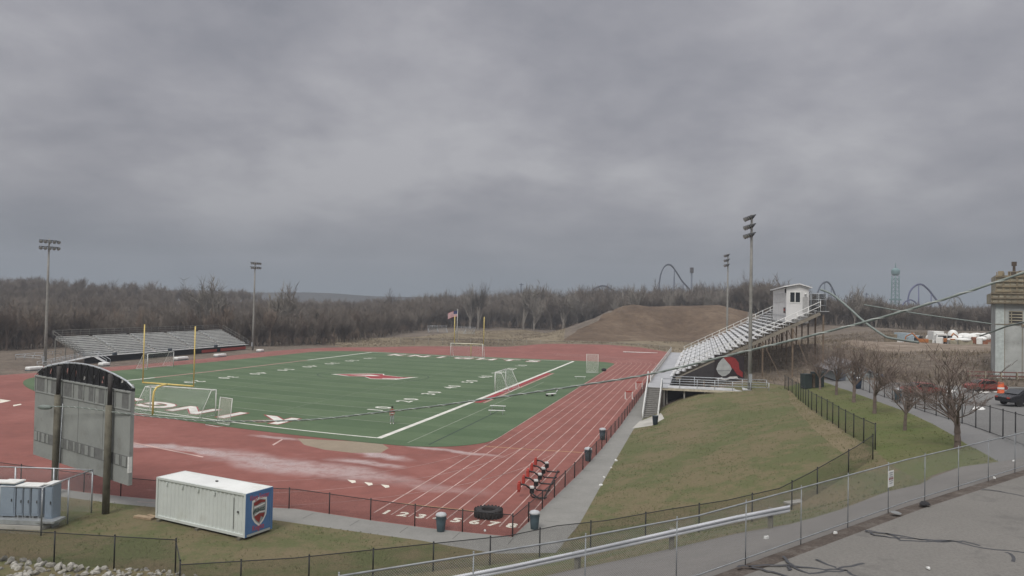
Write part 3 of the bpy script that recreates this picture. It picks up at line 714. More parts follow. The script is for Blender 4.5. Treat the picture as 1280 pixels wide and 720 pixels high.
rebounder(-15.9, -1.7, -.1, 'small upright training net beside the near end line', 2.0, 2.6); rebounder(8.2, 82.5, .15, 'small pale training net at the far right of the turf', 2.3, 3.4)
# ------------------------------------------------------------------ floodlight masts
M_lampdark = mat('dark_lamp_housing', (.035,.036,.038), .5)
M_lens = mat('lamp_glass', (.35,.36,.36), .15, 0, .1)
def lampmast(x, y, z, rows, per, face, label, loc=None):
    p, a, s = frame(x, y) if loc is None else (loc, frame(x, y)[1], frame(x, y)[2])
    p = Vector((p[0], p[1], z)); t = thing('floodlight_mast', label, 'floodlight', p, a, s, 'stadium floodlight masts')
    MB().tube([(0,0,-.2),(0,0,7),(0,0,14),(0,0,20.9)], [.25,.22,.18,.13], 12).build('shaft', M_steelpole, t, True)
    MB().box((0,-.24,1.4),(.35,.22,.9)).build('control_box', M_galv, t)
    for r in range(rows):
        z_ = 20.7-1.05*r
        MB().box((0,0,z_),(.12,2.8,.12)).build('crossarm', M_lampdark, t)
        for k in range(per):
            yy = -1.25+2.5*k/(per-1)
            l = MB().lathe([(.02,-.30),(.16,-.28),(.24,-.1),(.34,.14),(.36,.2)], n=12).build('lamp', M_lampdark, t, True)
            l.location = (face*.32, yy, z_-.2); l.scale = (.82,.82,.9); l.rotation_euler = (0, face*math.radians(118), (k-(per-1)/2)*.16)
            MB().lathe([(.335,.19),(.30,.215),(.05,.225)], n=12).build('lens', M_lens, l, True)
    return t
lampmast(-69.3, 19.4, 0, 2, 5, 1, 'tall floodlight mast in front of the left end of the silver stands')
lampmast(-72.6, 93.5, 0, 2, 5, 1, 'tall floodlight mast past the right end of the silver stands')
lampmast(34.4, 27.2, TZ(937,487).z, 3, 4, -1, 'nearest and tallest floodlight mast on the crest of the grass bank', TZ(937, 487))
pf = W(36.5, 104); lampmast(36.5, 104, 3.6, 3, 4, -1, 'farther floodlight mast rising behind the stand with the press box', GD(909, 400, pf.y))
# ------------------------------------------------------------------ stands
def stand(t, y0, y1, x0, z0, rows, run, rise, aisles, sgn, mseat, gap=.75, riser=False):
    """rows of plank seats parallel to local Y, climbing along sgn*X"""
    secs = []; c = y0
    for a in aisles+[y1+gap]: secs.append((c, a-gap)); c = a+gap
    for r in range(rows):
        x = x0+sgn*run*r; z = z0+rise*r; m = MB(); fl = MB()
        for a, b in secs:
            m.box((x+sgn*.15,(a+b)/2,z+.43),(.34,b-a,.06))
            fl.box((x-sgn*.20,(a+b)/2,z),(.42,b-a,.04))
            if riser: MB().box((x+sgn*.03,(a+b)/2,z+.2),(.03,b-a,.34)).build('riser_board', mat('shaded_grey_board', (.30,.305,.29), .7, 0, .4, .8), t)  # darker than the planks: shade between seat rows put into the colour
            n = max(2, int((b-a)/2.4))
            for k in range(n+1): m.box((x+sgn*.15, a+.1+(b-a-.2)*k/n, z+.2),(.06,.05,.4))
        m.build('seat_row', mseat, t); 
        f = fl.build('foot_board', mseat, t)
    for a in aisles:
        m = MB()
        for r in range(rows):
            for h in (0, .5): m.box((x0+sgn*run*(r+h)-sgn*.1, a, z0+rise*(r+h)),(run*.5,gap*1.7,.05))
        m.build('aisle_step', mseat, t)
        m = MB(); m.tube([(x0+sgn*run*1, a, z0+rise+.9),(x0+sgn*run*(rows-2), a, z0+rise*(rows-2)+.9)], .03, 6)
        for r in range(1, rows-1, 3): m.tube([(x0+sgn*run*r, a, z0+rise*r),(x0+sgn*run*r, a, z0+rise*r+.9)], .025, 6)
        m.build('aisle_handrail', M_galv, t, True)
def railing(t, pts, h, step, m_, n=2, name='railing', r=.03, wire=None):
    m = MB(); pts = [Vector(p) for p in pts]
    for a, b in zip(pts, pts[1:]):
        L = (b-a).length; k = max(1, round(L/step))
        for i in range(k+1): p = a.lerp(b, i/k); m.tube([p, p+Vector((0,0,h))], r, 6)
        for j in range(1, n+1): m.tube([a+Vector((0,0,h*j/n)), b+Vector((0,0,h*j/n))], r, 6)
    o = m.build(name, m_, t, True)
    if wire:
        m = MB()
        for a, b in zip(pts, pts[1:]): L = (b-a).length; m.quad(a, b, b+Vector((0,0,h)), a+Vector((0,0,h)), [(0,0),(L,0),(L,h),(0,h)])
        m.build('wire_panel', wire, t)
    return o
# home stand: stadium x 25..44, y 40..72
p, a, s = fit(34, 50, [(24.2,40,3),(27.2,40,2.9),(44.4,40,12.3),(43.5,40,14.0),(22.4,25.8,3),(23.5,72,3),(35,40,7.5),(40.3,44,16),(40.3,66,16)]); a2 = a
hs_ = thing('home_stand', 'steep aluminium grandstand at the right with a white press box on top', 'grandstand', p, (a+a2)/2, s)
def HL(x, y, z): return (x-34, y-50, z)
RW, RUN, RISE, Z0 = 24, .80, .40, 3.15
Y1 = 98
stand(hs_, 40-50, Y1-50, 25.0-34, Z0, RW, RUN, RISE, [47.5-50, 57-50, 67-50, 77-50, 87.5-50], 1, mat('bright_weathered_planks', (.60,.61,.61), .6, .1, .3, 1.0))
xt, zt = 25.0+RUN*RW, Z0+RISE*RW
for yy in (40, Y1):                        # end rails and the sloping stringers
    railing(hs_, [HL(25.2, yy, Z0), HL(xt, yy, zt)], 1.25, 1.7, M_white, 2, 'end_railing', .05)
m = MB(); 
for k in range(9):
    yy = 40.1+(Y1-40.2)*k/8; m.bar(HL(25.4, yy, Z0-.35), HL(xt, yy, zt-.35), .12, .42)
m.build('stringer', mat('rusty_galvanised', (.30,.27,.22), .7, .2, .4, .8), hs_)
m = MB()
for k in range(9):
    yy = 40.1+(Y1-40.2)*k/8
    for j in range(1, 6):
        x = 25.4+RUN*RW*j/5; z = Z0+RISE*RW*j/5-.5; m.box(HL(x, yy, z/2), (.2,.2,z))
        if j > 1: m.bar(HL(x, yy, .6), HL(x-RUN*RW/5, yy, z-RISE*RW/5), .08, .08)
m.build('column', mat('rusty_steel', (.20,.15,.105), .8, .1, .5, 1), hs_)
railing(hs_, [HL(xt, 40, zt), HL(xt, Y1, zt)], 1.6, 2.0, M_galv, 3, 'back_railing', .03, M_mesh_b)
m = MB().box(HL(xt+.5, (40+Y1)/2, zt-.05), (1.2, Y1-39.8, .08)); m.build('top_walkway', M_alu2, hs_)
# lower deck and its ramp
DZ = 3.0
MB().box(HL(23.7, 62, DZ), (2.6, 72.4, .1)).build('front_walkway', mat('pale_deck_plate', (.40,.41,.42), .55, .2, .2, .5), hs_)
MB().box(HL(29.4, 27.4, DZ+.004), (9.0, 3.0, .1)).box(HL(35.2, 27.9, DZ+.1), (3.0, 3.0, .1)).build('ramp_deck', M_alu2, hs_)
m = MB().box(HL(29.4, 25.84, DZ-.12), (14.2, .08, .26)).box(HL(22.36, 62, DZ-.12), (.08, 72.4, .26)); m.build('deck_fascia', mat('cream_fascia', (.52,.47,.36), .7, 0, .3), hs_)
for k in range(9):
    for x in (22.6, 24.8): MB().box(HL(x, 27+5.4*k, DZ/2-.08), (.18,.18,DZ-.15)).build('deck_post', M_steelpole, hs_)
for k in range(4): MB().box(HL(24.5+2.4*k, 26.2, DZ/2-.1), (.18,.18,DZ-.2)).build('deck_post', M_steelpole, hs_)
railing(hs_, [HL(22.5, 30.6, DZ), HL(22.5, 98, DZ)], 1.15, 2.2, M_white, 2, 'front_railing', .035, M_mesh_b)
railing(hs_, [HL(24.3, 26.0, DZ), HL(36.6, 26.0, DZ)], 1.15, 2.2, M_galv, 2, 'ramp_railing', .045)
railing(hs_, [HL(25.2, 28.9, DZ), HL(36.6, 29.0, DZ)], 1.2, 2.6, M_galv, 2, 'ramp_railing', .045)
# dark skirting boards closing the underside
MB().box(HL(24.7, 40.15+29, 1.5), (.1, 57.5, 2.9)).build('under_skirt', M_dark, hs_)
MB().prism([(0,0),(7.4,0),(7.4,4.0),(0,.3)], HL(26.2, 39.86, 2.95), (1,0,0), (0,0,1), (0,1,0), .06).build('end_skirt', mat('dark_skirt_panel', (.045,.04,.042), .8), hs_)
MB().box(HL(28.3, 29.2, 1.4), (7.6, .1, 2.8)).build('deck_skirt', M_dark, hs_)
# stairs from the walk up to the deck
for (sx, sy0, sy1, wd) in ((23.35, 18.9, 26.0, 1.7),):
    m = MB(); nst = 17
    for k in range(nst): f = (k+.5)/nst; m.box(HL(sx, sy0+(sy1-sy0)*f, DZ*(k+1)/nst-.04), (wd, (sy1-sy0)/nst+.03, .06)); m.box(HL(sx, sy0+(sy1-sy0)*k/nst+.02, DZ*(k+.5)/nst), (wd, .03, DZ/nst))
    m.build('stair_tread', mat('grey_stair_steel', (.22,.215,.20), .7, .1), hs_)
    for q in (-1, 1):
        m = MB(); x = sx+q*wd/2; m.bar(HL(x, sy0, -.02), HL(x, sy1, DZ-.05), .06, .28)
        for h in (.55, 1.1): m.tube([HL(x, sy0, h), HL(x, sy1, DZ+h)], .06, 8)
        for k in range(6): f = k/5; m.tube([HL(x, sy0+(sy1-sy0)*f, DZ*f), HL(x, sy0+(sy1-sy0)*f, DZ*f+1.1)], .055, 8)
        m.build('stair_rail', M_white, hs_, True)
m = MB(); 
for q in (22.0, 22.5):
    for h in (.55, 1.1): m.tube([HL(21.9+.45*(q > 22.2), 30.6, h), HL(21.9+.45*(q > 22.2), 35.5, DZ+h)], .06, 8)
m.build('stair_rail', M_white, hs_, True)
# press box
pbx = thing('press_box', 'white gabled press box sitting on the top rows of the grandstand', 'press box', hs_.matrix_basis @ Vector(HL(40.3, 44.0, 11.0)), (a+a2)/2, s)
BX, BY, BZ = 2.95, 20.0, 5.5
MB().box((BX/2, BY/2, BZ/2-.3), (BX, BY, BZ-.6)).build('wall', mat('white_siding', (.64,.64,.63), .65, 0, .1, .5), pbx)
rf = MB(); rf.prism([(-.45,0),(BX/2+.2,.42),(BX+.4,.30-.42),(BX+.4,.18-.42),(BX/2+.2,.26),(-.45,-.16)], (0,-.4,BZ-.42+.05), (1,0,0), (0,0,1), (0,1,0), BY+.8); rf.build('roof', mat('white_roof_metal', (.74,.74,.73), .5, 0, .1), pbx)
MB().prism([(0,0),(BX,0),(BX,.22),(BX/2+.2,.62),(0,.25)], (0,-.012,BZ-.78), (1,0,0), (0,0,1), (0,1,0), .02).build('gable', mat('white_siding', (1,1,1)), pbx)
wn = MB().box((1.15,-.03,3.6),(1.45,.06,1.6)).build('window', M_white, pbx)
M_glass = mat('dark_window_glass', (.02,.024,.028), .08, 0, .1, 1, 0, .6)
for q in (-.38, .38): MB().box((1.15+q*.93,-.065,3.6),(.58,.02,1.35)).build('pane', M_glass, wn)
for k in range(6):
    f = MB().box((-.03, 2.2+2.9*k, 3.6), (.06, 2.1, 1.3)).build('shutter', mat('closed_white_shutter', (.58,.58,.57), .6), pbx)
MB().box((-.06, .6, 4.5), (.12, .9, .55)).build('loudspeaker', M_dark, pbx)
sg = MB().box((-.04, 1.9, 1.75), (.07, 2.2, .8)).build('sign_board', mat('dark_sign_board', (.05,.035,.035), .6), pbx)
MB().box((-.085, 1.9, 1.8), (.02, 1.4, .25)).build('sign_lettering', M_red, sg)
MB().box((2.5,-.02,2.6),(.7,.05,2.1)).build('door', mat('grey_door', (.40,.40,.39), .6), pbx)
MB().box((-.05, BY/2, 1.0),(.04, BY, .06)).build('trim', M_galv, pbx)
MB().lathe([(.12,0),(.16,.1),(.10,.25)], (2.5,-.2,4.0), 10).build('lamp', M_white, pbx)
t_ = thing('equipment_cage', 'dark wire cage on the top landing behind the press box', 'cage', hs_.matrix_basis @ Vector(HL(xt-.2, 40.9, zt)), (a+a2)/2, s)
railing(t_, [(-.9,-.8,0),(.9,-.8,0),(.9,.8,0),(-.9,.8,0),(-.9,-.8,0)], 2.3, .9, M_galv, 3, 'frame', .04, mesh_mat('cage_mesh', (.02,.02,.02), .05, .5))
# painted banner hung on the near end of the stand: plain helmet-like shape in silver on black and red
bn = thing('banner', 'black banner with a silver rounded crest and red plume under the grandstand', 'banner', hs_.matrix_basis @ Vector(HL(30.6, 39.7, 2.95)), (a+a2)/2, s)
bl = MB().box((1.95,0,1.75),(3.9,.06,3.5)).build('panel', mat('black_banner_cloth', (.03,.022,.024), .8, 0, .3), bn)
def crest(name, poly, y, m_): MB().prism(poly, (0,y,0), (1,0,0), (0,0,1), (0,1,0), .012).build(name, m_, bl)
crest('plume', [(1.5,2.5),(1.1,3.2),(1.9,3.35),(2.7,3.1),(3.2,2.5),(3.3,1.6),(3.75,1.2),(3.75,.5),(3.0,.9),(2.5,1.6)], -.055, mat('dark_red_banner_ink', (.27,.03,.03), .8))
crest('crest_shape', [(.25,1.5),(.5,2.3),(.95,2.9),(1.2,3.1),(1.55,2.7),(2.1,2.1),(2.3,1.6),(2.0,1.0),(1.5,.62),(1.05,.55),(.55,.9)], -.075, mat('silver_banner_ink', (.40,.42,.41), .7, 0, .25, 1.5))
crest('crest_band', [(.42,1.22),(2.05,1.30),(2.12,1.42),(.38,1.36)], -.09, mat('grey_banner_ink', (.25,.26,.26), .7))
crest('ribbon', [(.1,.12),(1.0,.42),(1.4,.2),(2.1,.55),(3.0,.62),(3.3,.2),(2.9,.38),(2.2,.25),(1.5,.02),(.9,.12)], -.075, mat('white_banner_ink', (.6,.6,.58), .7))
# visitor stand
p, a, s = fit(-72, 57, [(-68,24,1.2),(-68,52,1.2),(-68,79,1.2),(-75,24,5.2),(-75,52,5.2),(-75,79,5.2)]); a2 = a; p.x += 0; 
vs_ = thing('visitor_stand', 'long low silver bleachers across the field below the wooded hill', 'bleachers', p, a, s)

vs_.location = p + Matrix.Rotation(a, 3, 'Z') @ Vector((6.3*s, -3.0*s, 0))
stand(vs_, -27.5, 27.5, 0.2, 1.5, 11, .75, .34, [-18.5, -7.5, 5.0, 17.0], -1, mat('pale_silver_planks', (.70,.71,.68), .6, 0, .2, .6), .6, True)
for yy in (-27.5, 29): railing(vs_, [(0,yy,1.5), (-8.2,yy,1.5+3.75)], 1.3, 1.4, M_steelpole, 2, 'end_railing', .03, M_mesh_b)
railing(vs_, [(-8.4,-27.5,5.2),(-8.4,27.5,5.2)], 1.5, 2.4, M_steelpole, 3, 'back_railing', .03, mesh_mat('dense_black_mesh', (.03,.03,.03), .05, .4))
railing(vs_, [(1.5,-27.5,1.45),(1.5,27.5,1.45)], 1.0, 2.4, M_galv, 2, 'front_railing', .03)
MB().box((.85,0,1.42),(1.3,55.4,.08)).build('front_walkway', M_alu2, vs_)
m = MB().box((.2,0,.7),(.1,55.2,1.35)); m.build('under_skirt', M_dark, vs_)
m = MB()
for k in range(12):
    yy = -27.1+54.2*k/11; m.bar((.2,yy,1.15), (-8.2,yy,4.95), .1, .3)
    for j in (1,2,3): m.box((-2.7*j,yy,(1.2+1.2*j)/2),(.14,.14,1.2+1.2*j))
m.build('frame', M_steelpole, vs_)
MB().box((1.2,21,.55),(.1,11,.75)).build('banner_strip', M_red, vs_); MB().box((1.2,11,.55),(.1,6,.7)).build('banner_strip', M_red, vs_)
for k in range(3): MB().box((1.6,-21+17*k,1.75),(.5,.9,.6)).build('box', mat('dark_blue_bin', (.05,.07,.09), .6), vs_)
# ramp at the left end
m = MB()
m.bar((1,-27.4,1.45), (1,-39,.15), 1.5, .08); m.build('ramp', M_alu2, vs_)
railing(vs_, [(1.7,-27.4,1.45),(1.7,-39,.2)], 1.0, 2.0, M_galv, 2, 'ramp_railing', .04); railing(vs_, [(.3,-27.4,1.45),(.3,-39,.2)], 1.0, 2.0, M_galv, 2, 'ramp_railing', .04)
railing(vs_, [(-6.2,-27.4,1.45),(-6.2,-38,1.3),(.3,-38,1.3)], 1.0, 2.0, M_galv, 2, 'ramp_railing', .04)
m = MB(); m.bar((2.0,-26.5,1.4), (5.2,-26.5,.1), .9, .1); m.build('stair', M_alu2, vs_)
for q in (-.5, .5): m = MB(); m.tube([(2,-26.5+q,2.4),(5.2,-26.5+q,1.0),(5.2,-26.5+q,0)], .05, 6); m.build('stair_rail', M_galv, vs_, True)
# ------------------------------------------------------------------ scoreboard seen from behind
P1, P2 = G(68, 617, 0), G(132, 642, 0)
sx = (P2-P1); SPAN = sx.length; k_ = SPAN
sa = math.atan2(sx.y, sx.x)
sb = thing('scoreboard', 'grey scoreboard seen from behind on two wooden poles with arched black header', 'scoreboard', P1, sa)
def sloc(u, v):                            # local x, z on the plane of the two poles
    d = ray(u, v); n = Vector((-math.sin(sa), math.cos(sa), 0)); tt = (P1+n*.36-CAM).dot(n)/d.dot(n); q = CAM+d*tt-P1
    return q.x*math.cos(sa)+q.y*math.sin(sa), q.z
xl, xr = sloc(44, 530)[0], sloc(164, 540)[0]
zt_, zb_ = (sloc(44, 471)[1]+sloc(167, 487)[1])/2, (sloc(44, 577)[1]+sloc(167, 598)[1])/2
ztop = sloc(98, 457)[1]; Hs = zt_-zb_; Wd = xr-xl
M_sb = mat('grey_scoreboard_back', (.30,.315,.30), .65, .1, .18, .5, .1, .3, (.20,.20,.185))
M_sbd = mat('recess_grey', (.17,.175,.17), .7, .1)
MB().box(((xl+xr)/2, .40, (zt_+zb_)/2), (Wd, .22, Hs)).build('panel', M_sb, sb)
m = MB(); m2 = MB()
z1, z2 = zt_-Hs*.20, zt_-.06
m.box(((xl+xr)/2, .27, zt_-.03), (Wd, .1, .09)); m.box(((xl+xr)/2, .275, z1), (Wd, .06, .06))
for f in (0,.145,.30,.44,.55,.66,.77,.86,1.0): m.box((xl+Wd*f+(.03 if f == 0 else -.03 if f == 1 else 0), .275, (z1+z2)/2), (.1, .07, z2-z1))
m.build('frame_rib', M_sb, sb)
for i, (f0, f1) in enumerate(((.02,.11),(.19,.27),(.34,.42),(.49,.55),(.60,.655),(.70,.755),(.80,.86),(.92,.98))): MB().box((xl+Wd*(f0+f1)/2, .288, (z1+z2)/2), (Wd*(f1-f0), .012, (z2-z1)*.86)).build('recess', M_sbd, sb)
MB().box(((xl+xr)/2, .282, zb_+Hs*.245), (Wd*.985, .012, Hs*.125)).build('recess', M_sbd, sb)
for f in (.03,.07,.12,.17,.30,.34,.40,.47,.53,.60,.66,.78,.83,.90,.96): MB().box((xl+Wd*f, .262, zb_+Hs*.245), (Wd*(.018 if int(f*100) % 3 else .034), .03, Hs*.105)).build('cable_box', M_sb, sb)
MB().box((xr-.05,.36,zb_+Hs*.22),(.12,.2,Hs*.17)).build('end_box', M_white, sb)
for f in (.25,.5,.75): MB().box((xl+Wd*f,.284,zb_+Hs*.55),(.02,.012,Hs*.48)).build('seam', M_sbd, sb)
HA = ztop-zt_; n = 16
arc_ = [(xl+Wd*i/n, zt_+.12+HA*(1-(2*i/n-1)**2*.80)-.12*(abs(2*i/n-1) > .9)) for i in range(n+1)]
MB().prism([(xl+.03, zt_)]+[(x, z-.04) for x, z in arc_]+[(xr-.03, zt_)], (0,.44,0), (1,0,0), (0,0,1), (0,1,0), .08).build('header', mat('black_header_panel', (.022,.022,.026), .6, 0, .3), sb)
MB().tube([(x, .44, z) for x, z in arc_], .06, 8).build('arch_rim', M_galv, sb, True)
m = MB()
for i in range(1, n): x, z = arc_[i]; m.box((x,.36,(z+zt_)/2),(.06,.06,z-zt_)) 
for i in range(0, n, 2):
    if i+2 <= n: m.bar((arc_[i][0],.34,zt_+.05),(arc_[i+1][0],.34,arc_[i+1][1]-.06),.04,.04); m.bar((arc_[i+1][0],.34,arc_[i+1][1]-.06),(arc_[i+2][0],.34,zt_+.05),.04,.04)
m.build('truss', M_black, sb)
for i in range(11):
    m = MB()
    x = xl+Wd*(.05+.093*i); z = zt_+.15+.3*random.random()*HA
    if i < 5 or i == 7: m.prism([(0,0),(.16,0),(.3,.42),(.16,.42)], (x,.425,z), (1,0,0), (0,0,1), (0,1,0), .012).build('letter_back', mat('pinkish_letter_back', (.38,.20,.18), .7), sb)
    else: m.prism([(0,0),(.2,.05),(.28,.22),(.1,.26)], (x,.425,z-.05), (1,0,0), (0,0,1), (0,1,0), .012).build('letter_back', mat('pale_letter_back', (.42,.42,.40), .7), sb)
for q in (0, SPAN):
    MB().tube([(q,0,-.3),(q,0,zt_*.5),(q,0,zt_-Hs*.17)], [.205,.195,.185], 14).build('pole', M_wood, sb, True)
    MB().tube([(q+.02,.02,zt_-Hs*.17),(q+.02,.02,ztop-.15)], .13, 10).build('pole_top', mat('dark_steel_post', (.05,.045,.042), .7), sb, True)
MB().tube([(.3,-.02,0),(.32,.1,zb_+.3),(.3,.2,zt_-1.5)], .02, 6).build('conduit', M_galv, sb, True)
# ------------------------------------------------------------------ shipping container
cB, cA, cC = G(194,650,0), G(306,676,0), G(337,663.5,0); cx = (cA-cB); ca = math.atan2(cx.y, cx.x)
Lc = cx.length; kc = Lc/6.06
hv = abs(px(cA)[1]-618)/abs(px(cA)[1]-px(cA+Vector((0,0,1)))[1])-.12
ct_ = thing('storage_container', 'white steel storage container with a blue end on the grass', 'container', cB, ca, 1)
Dc = (cC-cA).length; zb = .14
M_cw = mat('white_container_steel', (.60,.64,.61), .5, .1, .10, .5, .05, .4, (.50,.52,.47)); M_cb = mat('blue_container_end', (.10,.215,.44), .5, .05, .15, .6)
m = MB()
for (x, y) in ((0,0),(Lc,0),(0,Dc),(Lc,Dc)): m.box((x+(.075 if x == 0 else -.08), y+(.06 if y == 0 else -.06), zb+hv/2), (.14,.14,hv))
for y in (.05, Dc-.05): m.box((Lc/2,y,zb+.07),(Lc-.28,.1,.14)); m.box((Lc/2,y,zb+hv-.06),(Lc-.28,.1,.12))
for x in (.05, Lc-.07): m.box((x,Dc/2,zb+.07),(.1,Dc-.28,.14)); m.box((x,Dc/2,zb+hv-.06),(.1,Dc-.28,.12))
m.build('frame', M_cw, ct_)
def corr(n, L, d): 
    o = []
    for i in range(n):
        x = L*i/n; q = L/n
        o += [(x, 0), (x+q*.35, 0), (x+q*.5, d), (x+q*.85, d)]
    return o+[(L, 0)]
for y, sgn in ((.05, 1), (Dc-.05, -1)):
    m = MB(); c_ = corr(22, Lc-.28, .036)
    for x, d in c_: m.v += [Vector((.14+x, y+sgn*d, zb+.14)), Vector((.14+x, y+sgn*d, zb+hv-.12))]
    for i in range(len(c_)-1): q = [2*i, 2*i+2, 2*i+3, 2*i+1]; m.f.append(q if sgn > 0 else q[::-1])
    m.build('side_wall', M_cw, ct_)
MB().box((.06,Dc/2,zb+hv/2),(.06,Dc-.28,hv-.26)).build('end_wall', M_cw, ct_)
MB().box((Lc/2,Dc/2,zb+hv-.03),(Lc-.2,Dc-.2,.05)).build('roof', mat('white_roof_steel', (.72,.74,.71), .5, 0, .12, .4, .05, .4, (.55,.55,.50)), ct_)
MB().box((Lc/2,Dc/2,zb+.1),(Lc-.2,Dc-.2,.08)).build('floor', M_dark, ct_)
be = MB().box((Lc-.035,Dc/2,zb+hv/2),(.07,Dc-.28,hv-.26)).box((Lc+.003,.06,zb+hv/2),(.012,.13,hv-.02)).box((Lc+.003,Dc-.06,zb+hv/2),(.012,.13,hv-.02)).box((Lc+.003,Dc/2,zb+hv-.06),(.012,Dc-.26,.115)).build('end_panel', M_cb, ct_)
def emboss(name, V, F, y0, z0, x, m_, par, sx_=1, sz_=1):
    me = bpy.data.meshes.new(name); me.from_pydata([(x, y0+a*sx_, z0+b*sz_) for a, b in V], [], F); me.materials.append(m_)
    o = bpy.data.objects.new(name, me); COL.objects.link(o); o.parent = par
    so_ = o.modifiers.new('thick', 'SOLIDIFY'); so_.thickness = .006; so_.offset = 1; return o
M_cred = mat('red_sign_ink', (.50,.09,.13), .6, 0, .1); M_sw = mat('white_sign_ink', (.78,.78,.76), .6, 0, .05); M_sg = mat('grey_sign_ink', (.34,.36,.36), .6); M_sgr = mat('dark_green_sign_ink', (.03,.08,.06), .6); M_sdr = mat('dark_red_sign_ink', (.30,.045,.04), .6)
V, F = text2d('Kings Soccer', .34, .004); emboss('lettering', V, F, Dc/2, zb+hv*.86, Lc+.004, M_cred, be, Dc*.80/2.1*1.05, 1.15)
V, F = text2d('Knights', .36, .004); emboss('lettering', V, F, Dc/2-.05, zb+hv*.155, Lc+.004, M_cred, be, Dc*.85/2.1, 1.1)
SH = [(-.5,.62),(-.25,.70),(0,.74),(.25,.70),(.5,.62),(.52,.1),(.48,-.28),(.3,-.55),(0,-.80),(-.3,-.55),(-.48,-.28),(-.52,.1)]
kk = hv/2.6*1.16
def shield(sc_, x, m_, poly=SH, name='shield'): return emboss(name, [(a*sc_*kk, b*sc_*kk) for a, b in poly], [list(range(len(poly)))], Dc/2, zb+hv*.52, x, m_, be)
shield(1.0, Lc+.004, M_sw); shield(.84, Lc+.011, M_sg)
shield(1, Lc+.018, M_sdr, [(-.40,.36),(-.38,.50),(0,.60),(.38,.50),(.38,.40),(.1,.42),(-.2,.34)], 'shield_band'); shield(1, Lc+.018, M_sdr, [(-.36,-.22),(0,-.12),(.36,-.16),(.28,-.40),(.1,-.28),(0,-.60),(-.22,-.42)], 'shield_band')
shield(1, Lc+.018, M_sw, [(-.36,.28),(.36,.36),(.36,.30),(-.36,.20)], 'shield_band'); shield(1, Lc+.018, M_sw, [(-.3,-.12),(0,-.02),(.38,-.06),(.38,-.11),(0,-.08),(-.3,-.18)], 'shield_band'); shield(1, Lc+.018, M_sgr, [(-.44,.0),(-.33,.16),(-.33,-.02),(-.42,-.12)], 'shield_mark')
V, F = text2d('KINGS', .24*kk, .006); emboss('shield_lettering', V, F, Dc/2+.02, zb+hv*.55, Lc+.018, M_sgr, be, .95, 1.05)
M_lid = mat('dark_vent', (.08,.08,.08), .7)
for f in (.12,.3,.48,.66): MB().box((Lc*f,.035,zb+hv*.86),(.10,.05,.16)).build('vent', M_cw, ct_)
MB().box((Lc*.87,.035,zb+hv*.5),(.02,.02,hv*.72)).build('door_seam', M_lid, ct_); MB().box((Lc*.915,.03,zb+hv*.55),(.09,.05,.1)).build('latch', M_lid, ct_)
MB().box((Lc*.52,Dc*.55,zb+hv+.03),(.14,.1,.07)).build('roof_fitting', M_lid, ct_)
m = MB()
for q in (.4, Lc/2, Lc-.35): m.box((q,Dc/2,.06),(.22,Dc+.3,.13))
m.build('skid', M_wood, ct_)
bk = MB(); bk.box((-.75,-.15,.07),(1.3,.35,.12),.15).box((-.55,.25,.06),(.9,.2,.1),-.1); tag(bk.build('timber', mat('tan_lumber', (.33,.25,.16), .9)), 'tan timbers lying on the grass against the back end of the container', 'timber'); bpy.data.objects['timber'].matrix_world = ct_.matrix_basis
# ------------------------------------------------------------------ trash cans
M_can = mat('blue_grey_plastic', (.075,.115,.135), .6, 0, .2)
def trash_can(loc, label, s, lid=True, col=None, h=1.0):
    t = thing('trash_can', label, 'trash can', loc, random.uniform(0,1), s, 'trash cans along the walks')
    MB().lathe([(.22,0),(.24,.02),(.29,.55),(.31,h-.12),(.33,h-.10),(.33,h-.04),(.30,h-.04)], n=18).build('barrel', col or M_can, t, True)
    if lid: MB().lathe([(.34,h-.05),(.345,h),(.28,h+.10),(.12,h+.15),(.02,h+.155)], n=18).build('lid', mat('pale_grey_lid', (.42,.44,.45), .5), t, True)
    for s_ in (-1, 1): MB().box((s_*.33,0,h*.75),(.05,.12,.06)).build('handle', col or M_can, t)
    return t
trash_can(G(551,664,0), 'blue-grey trash can with pale lid beside the painted lane numbers', .92)
trash_can(G(668,661,0), 'blue-grey trash can on the walk at the corner of the track fence', .92)
trash_can(G(735,576,0), 'blue-grey trash can on the walk, second along the straight from the track fence corner', .98)
trash_can(G(753,549.5,0), 'blue-grey trash can on the walk, third along the straight from the track fence corner', .98)
trash_can(TZ(819,531), 'dark trash can at the foot of the grandstand stairs', 1.0, False, mat('dark_blue_plastic', (.03,.045,.06), .5))
trash_can(TZ(1122.5,501.5), 'grey-blue trash can beside the sidewalk against the lot fence', 1.1, True)
trash_can(TZ(1073,486), 'dark blue trash can with white lid at the far end of the sidewalk', 1.15, True, mat('navy_plastic', (.03,.05,.085), .5))
# ------------------------------------------------------------------ tractor tyre and blocking sled
t = at('tyre', 'big black tractor tyre lying flat on the running track', 'tyre', 16.55, -22.0)
M_rub = mat('worn_black_rubber', (.03,.028,.028), .85, 0, .4, 2)
pr_ = [(.42,.08),(.45,.02),(.60,0),(.78,.03),(.84,.12),(.86,.24),(.84,.36),(.78,.45),(.60,.48),(.45,.46),(.42,.40),(.44,.24)]
m = MB(); n = 40
for k in range(n):
    g = 2*PI*k/n
    for r, z in pr_: m.v.append(Vector((r*math.cos(g), r*math.sin(g), z)))
for k in range(n):
    for i in range(len(pr_)): j = (i+1) % len(pr_); q = (k+1) % n; m.f.append([k*len(pr_)+i, q*len(pr_)+i, q*len(pr_)+j, k*len(pr_)+j])
m.build('casing', M_rub, t, True)
m = MB()
for k in range(22):
    g = 2*PI*k/22
    for z, d in ((.13,.14),(.35,-.14)): m.box((.86*math.cos(g+d), .86*math.sin(g+d), z), (.07,.10,.24), g+d)
m.build('tread_lug', M_rub, t)
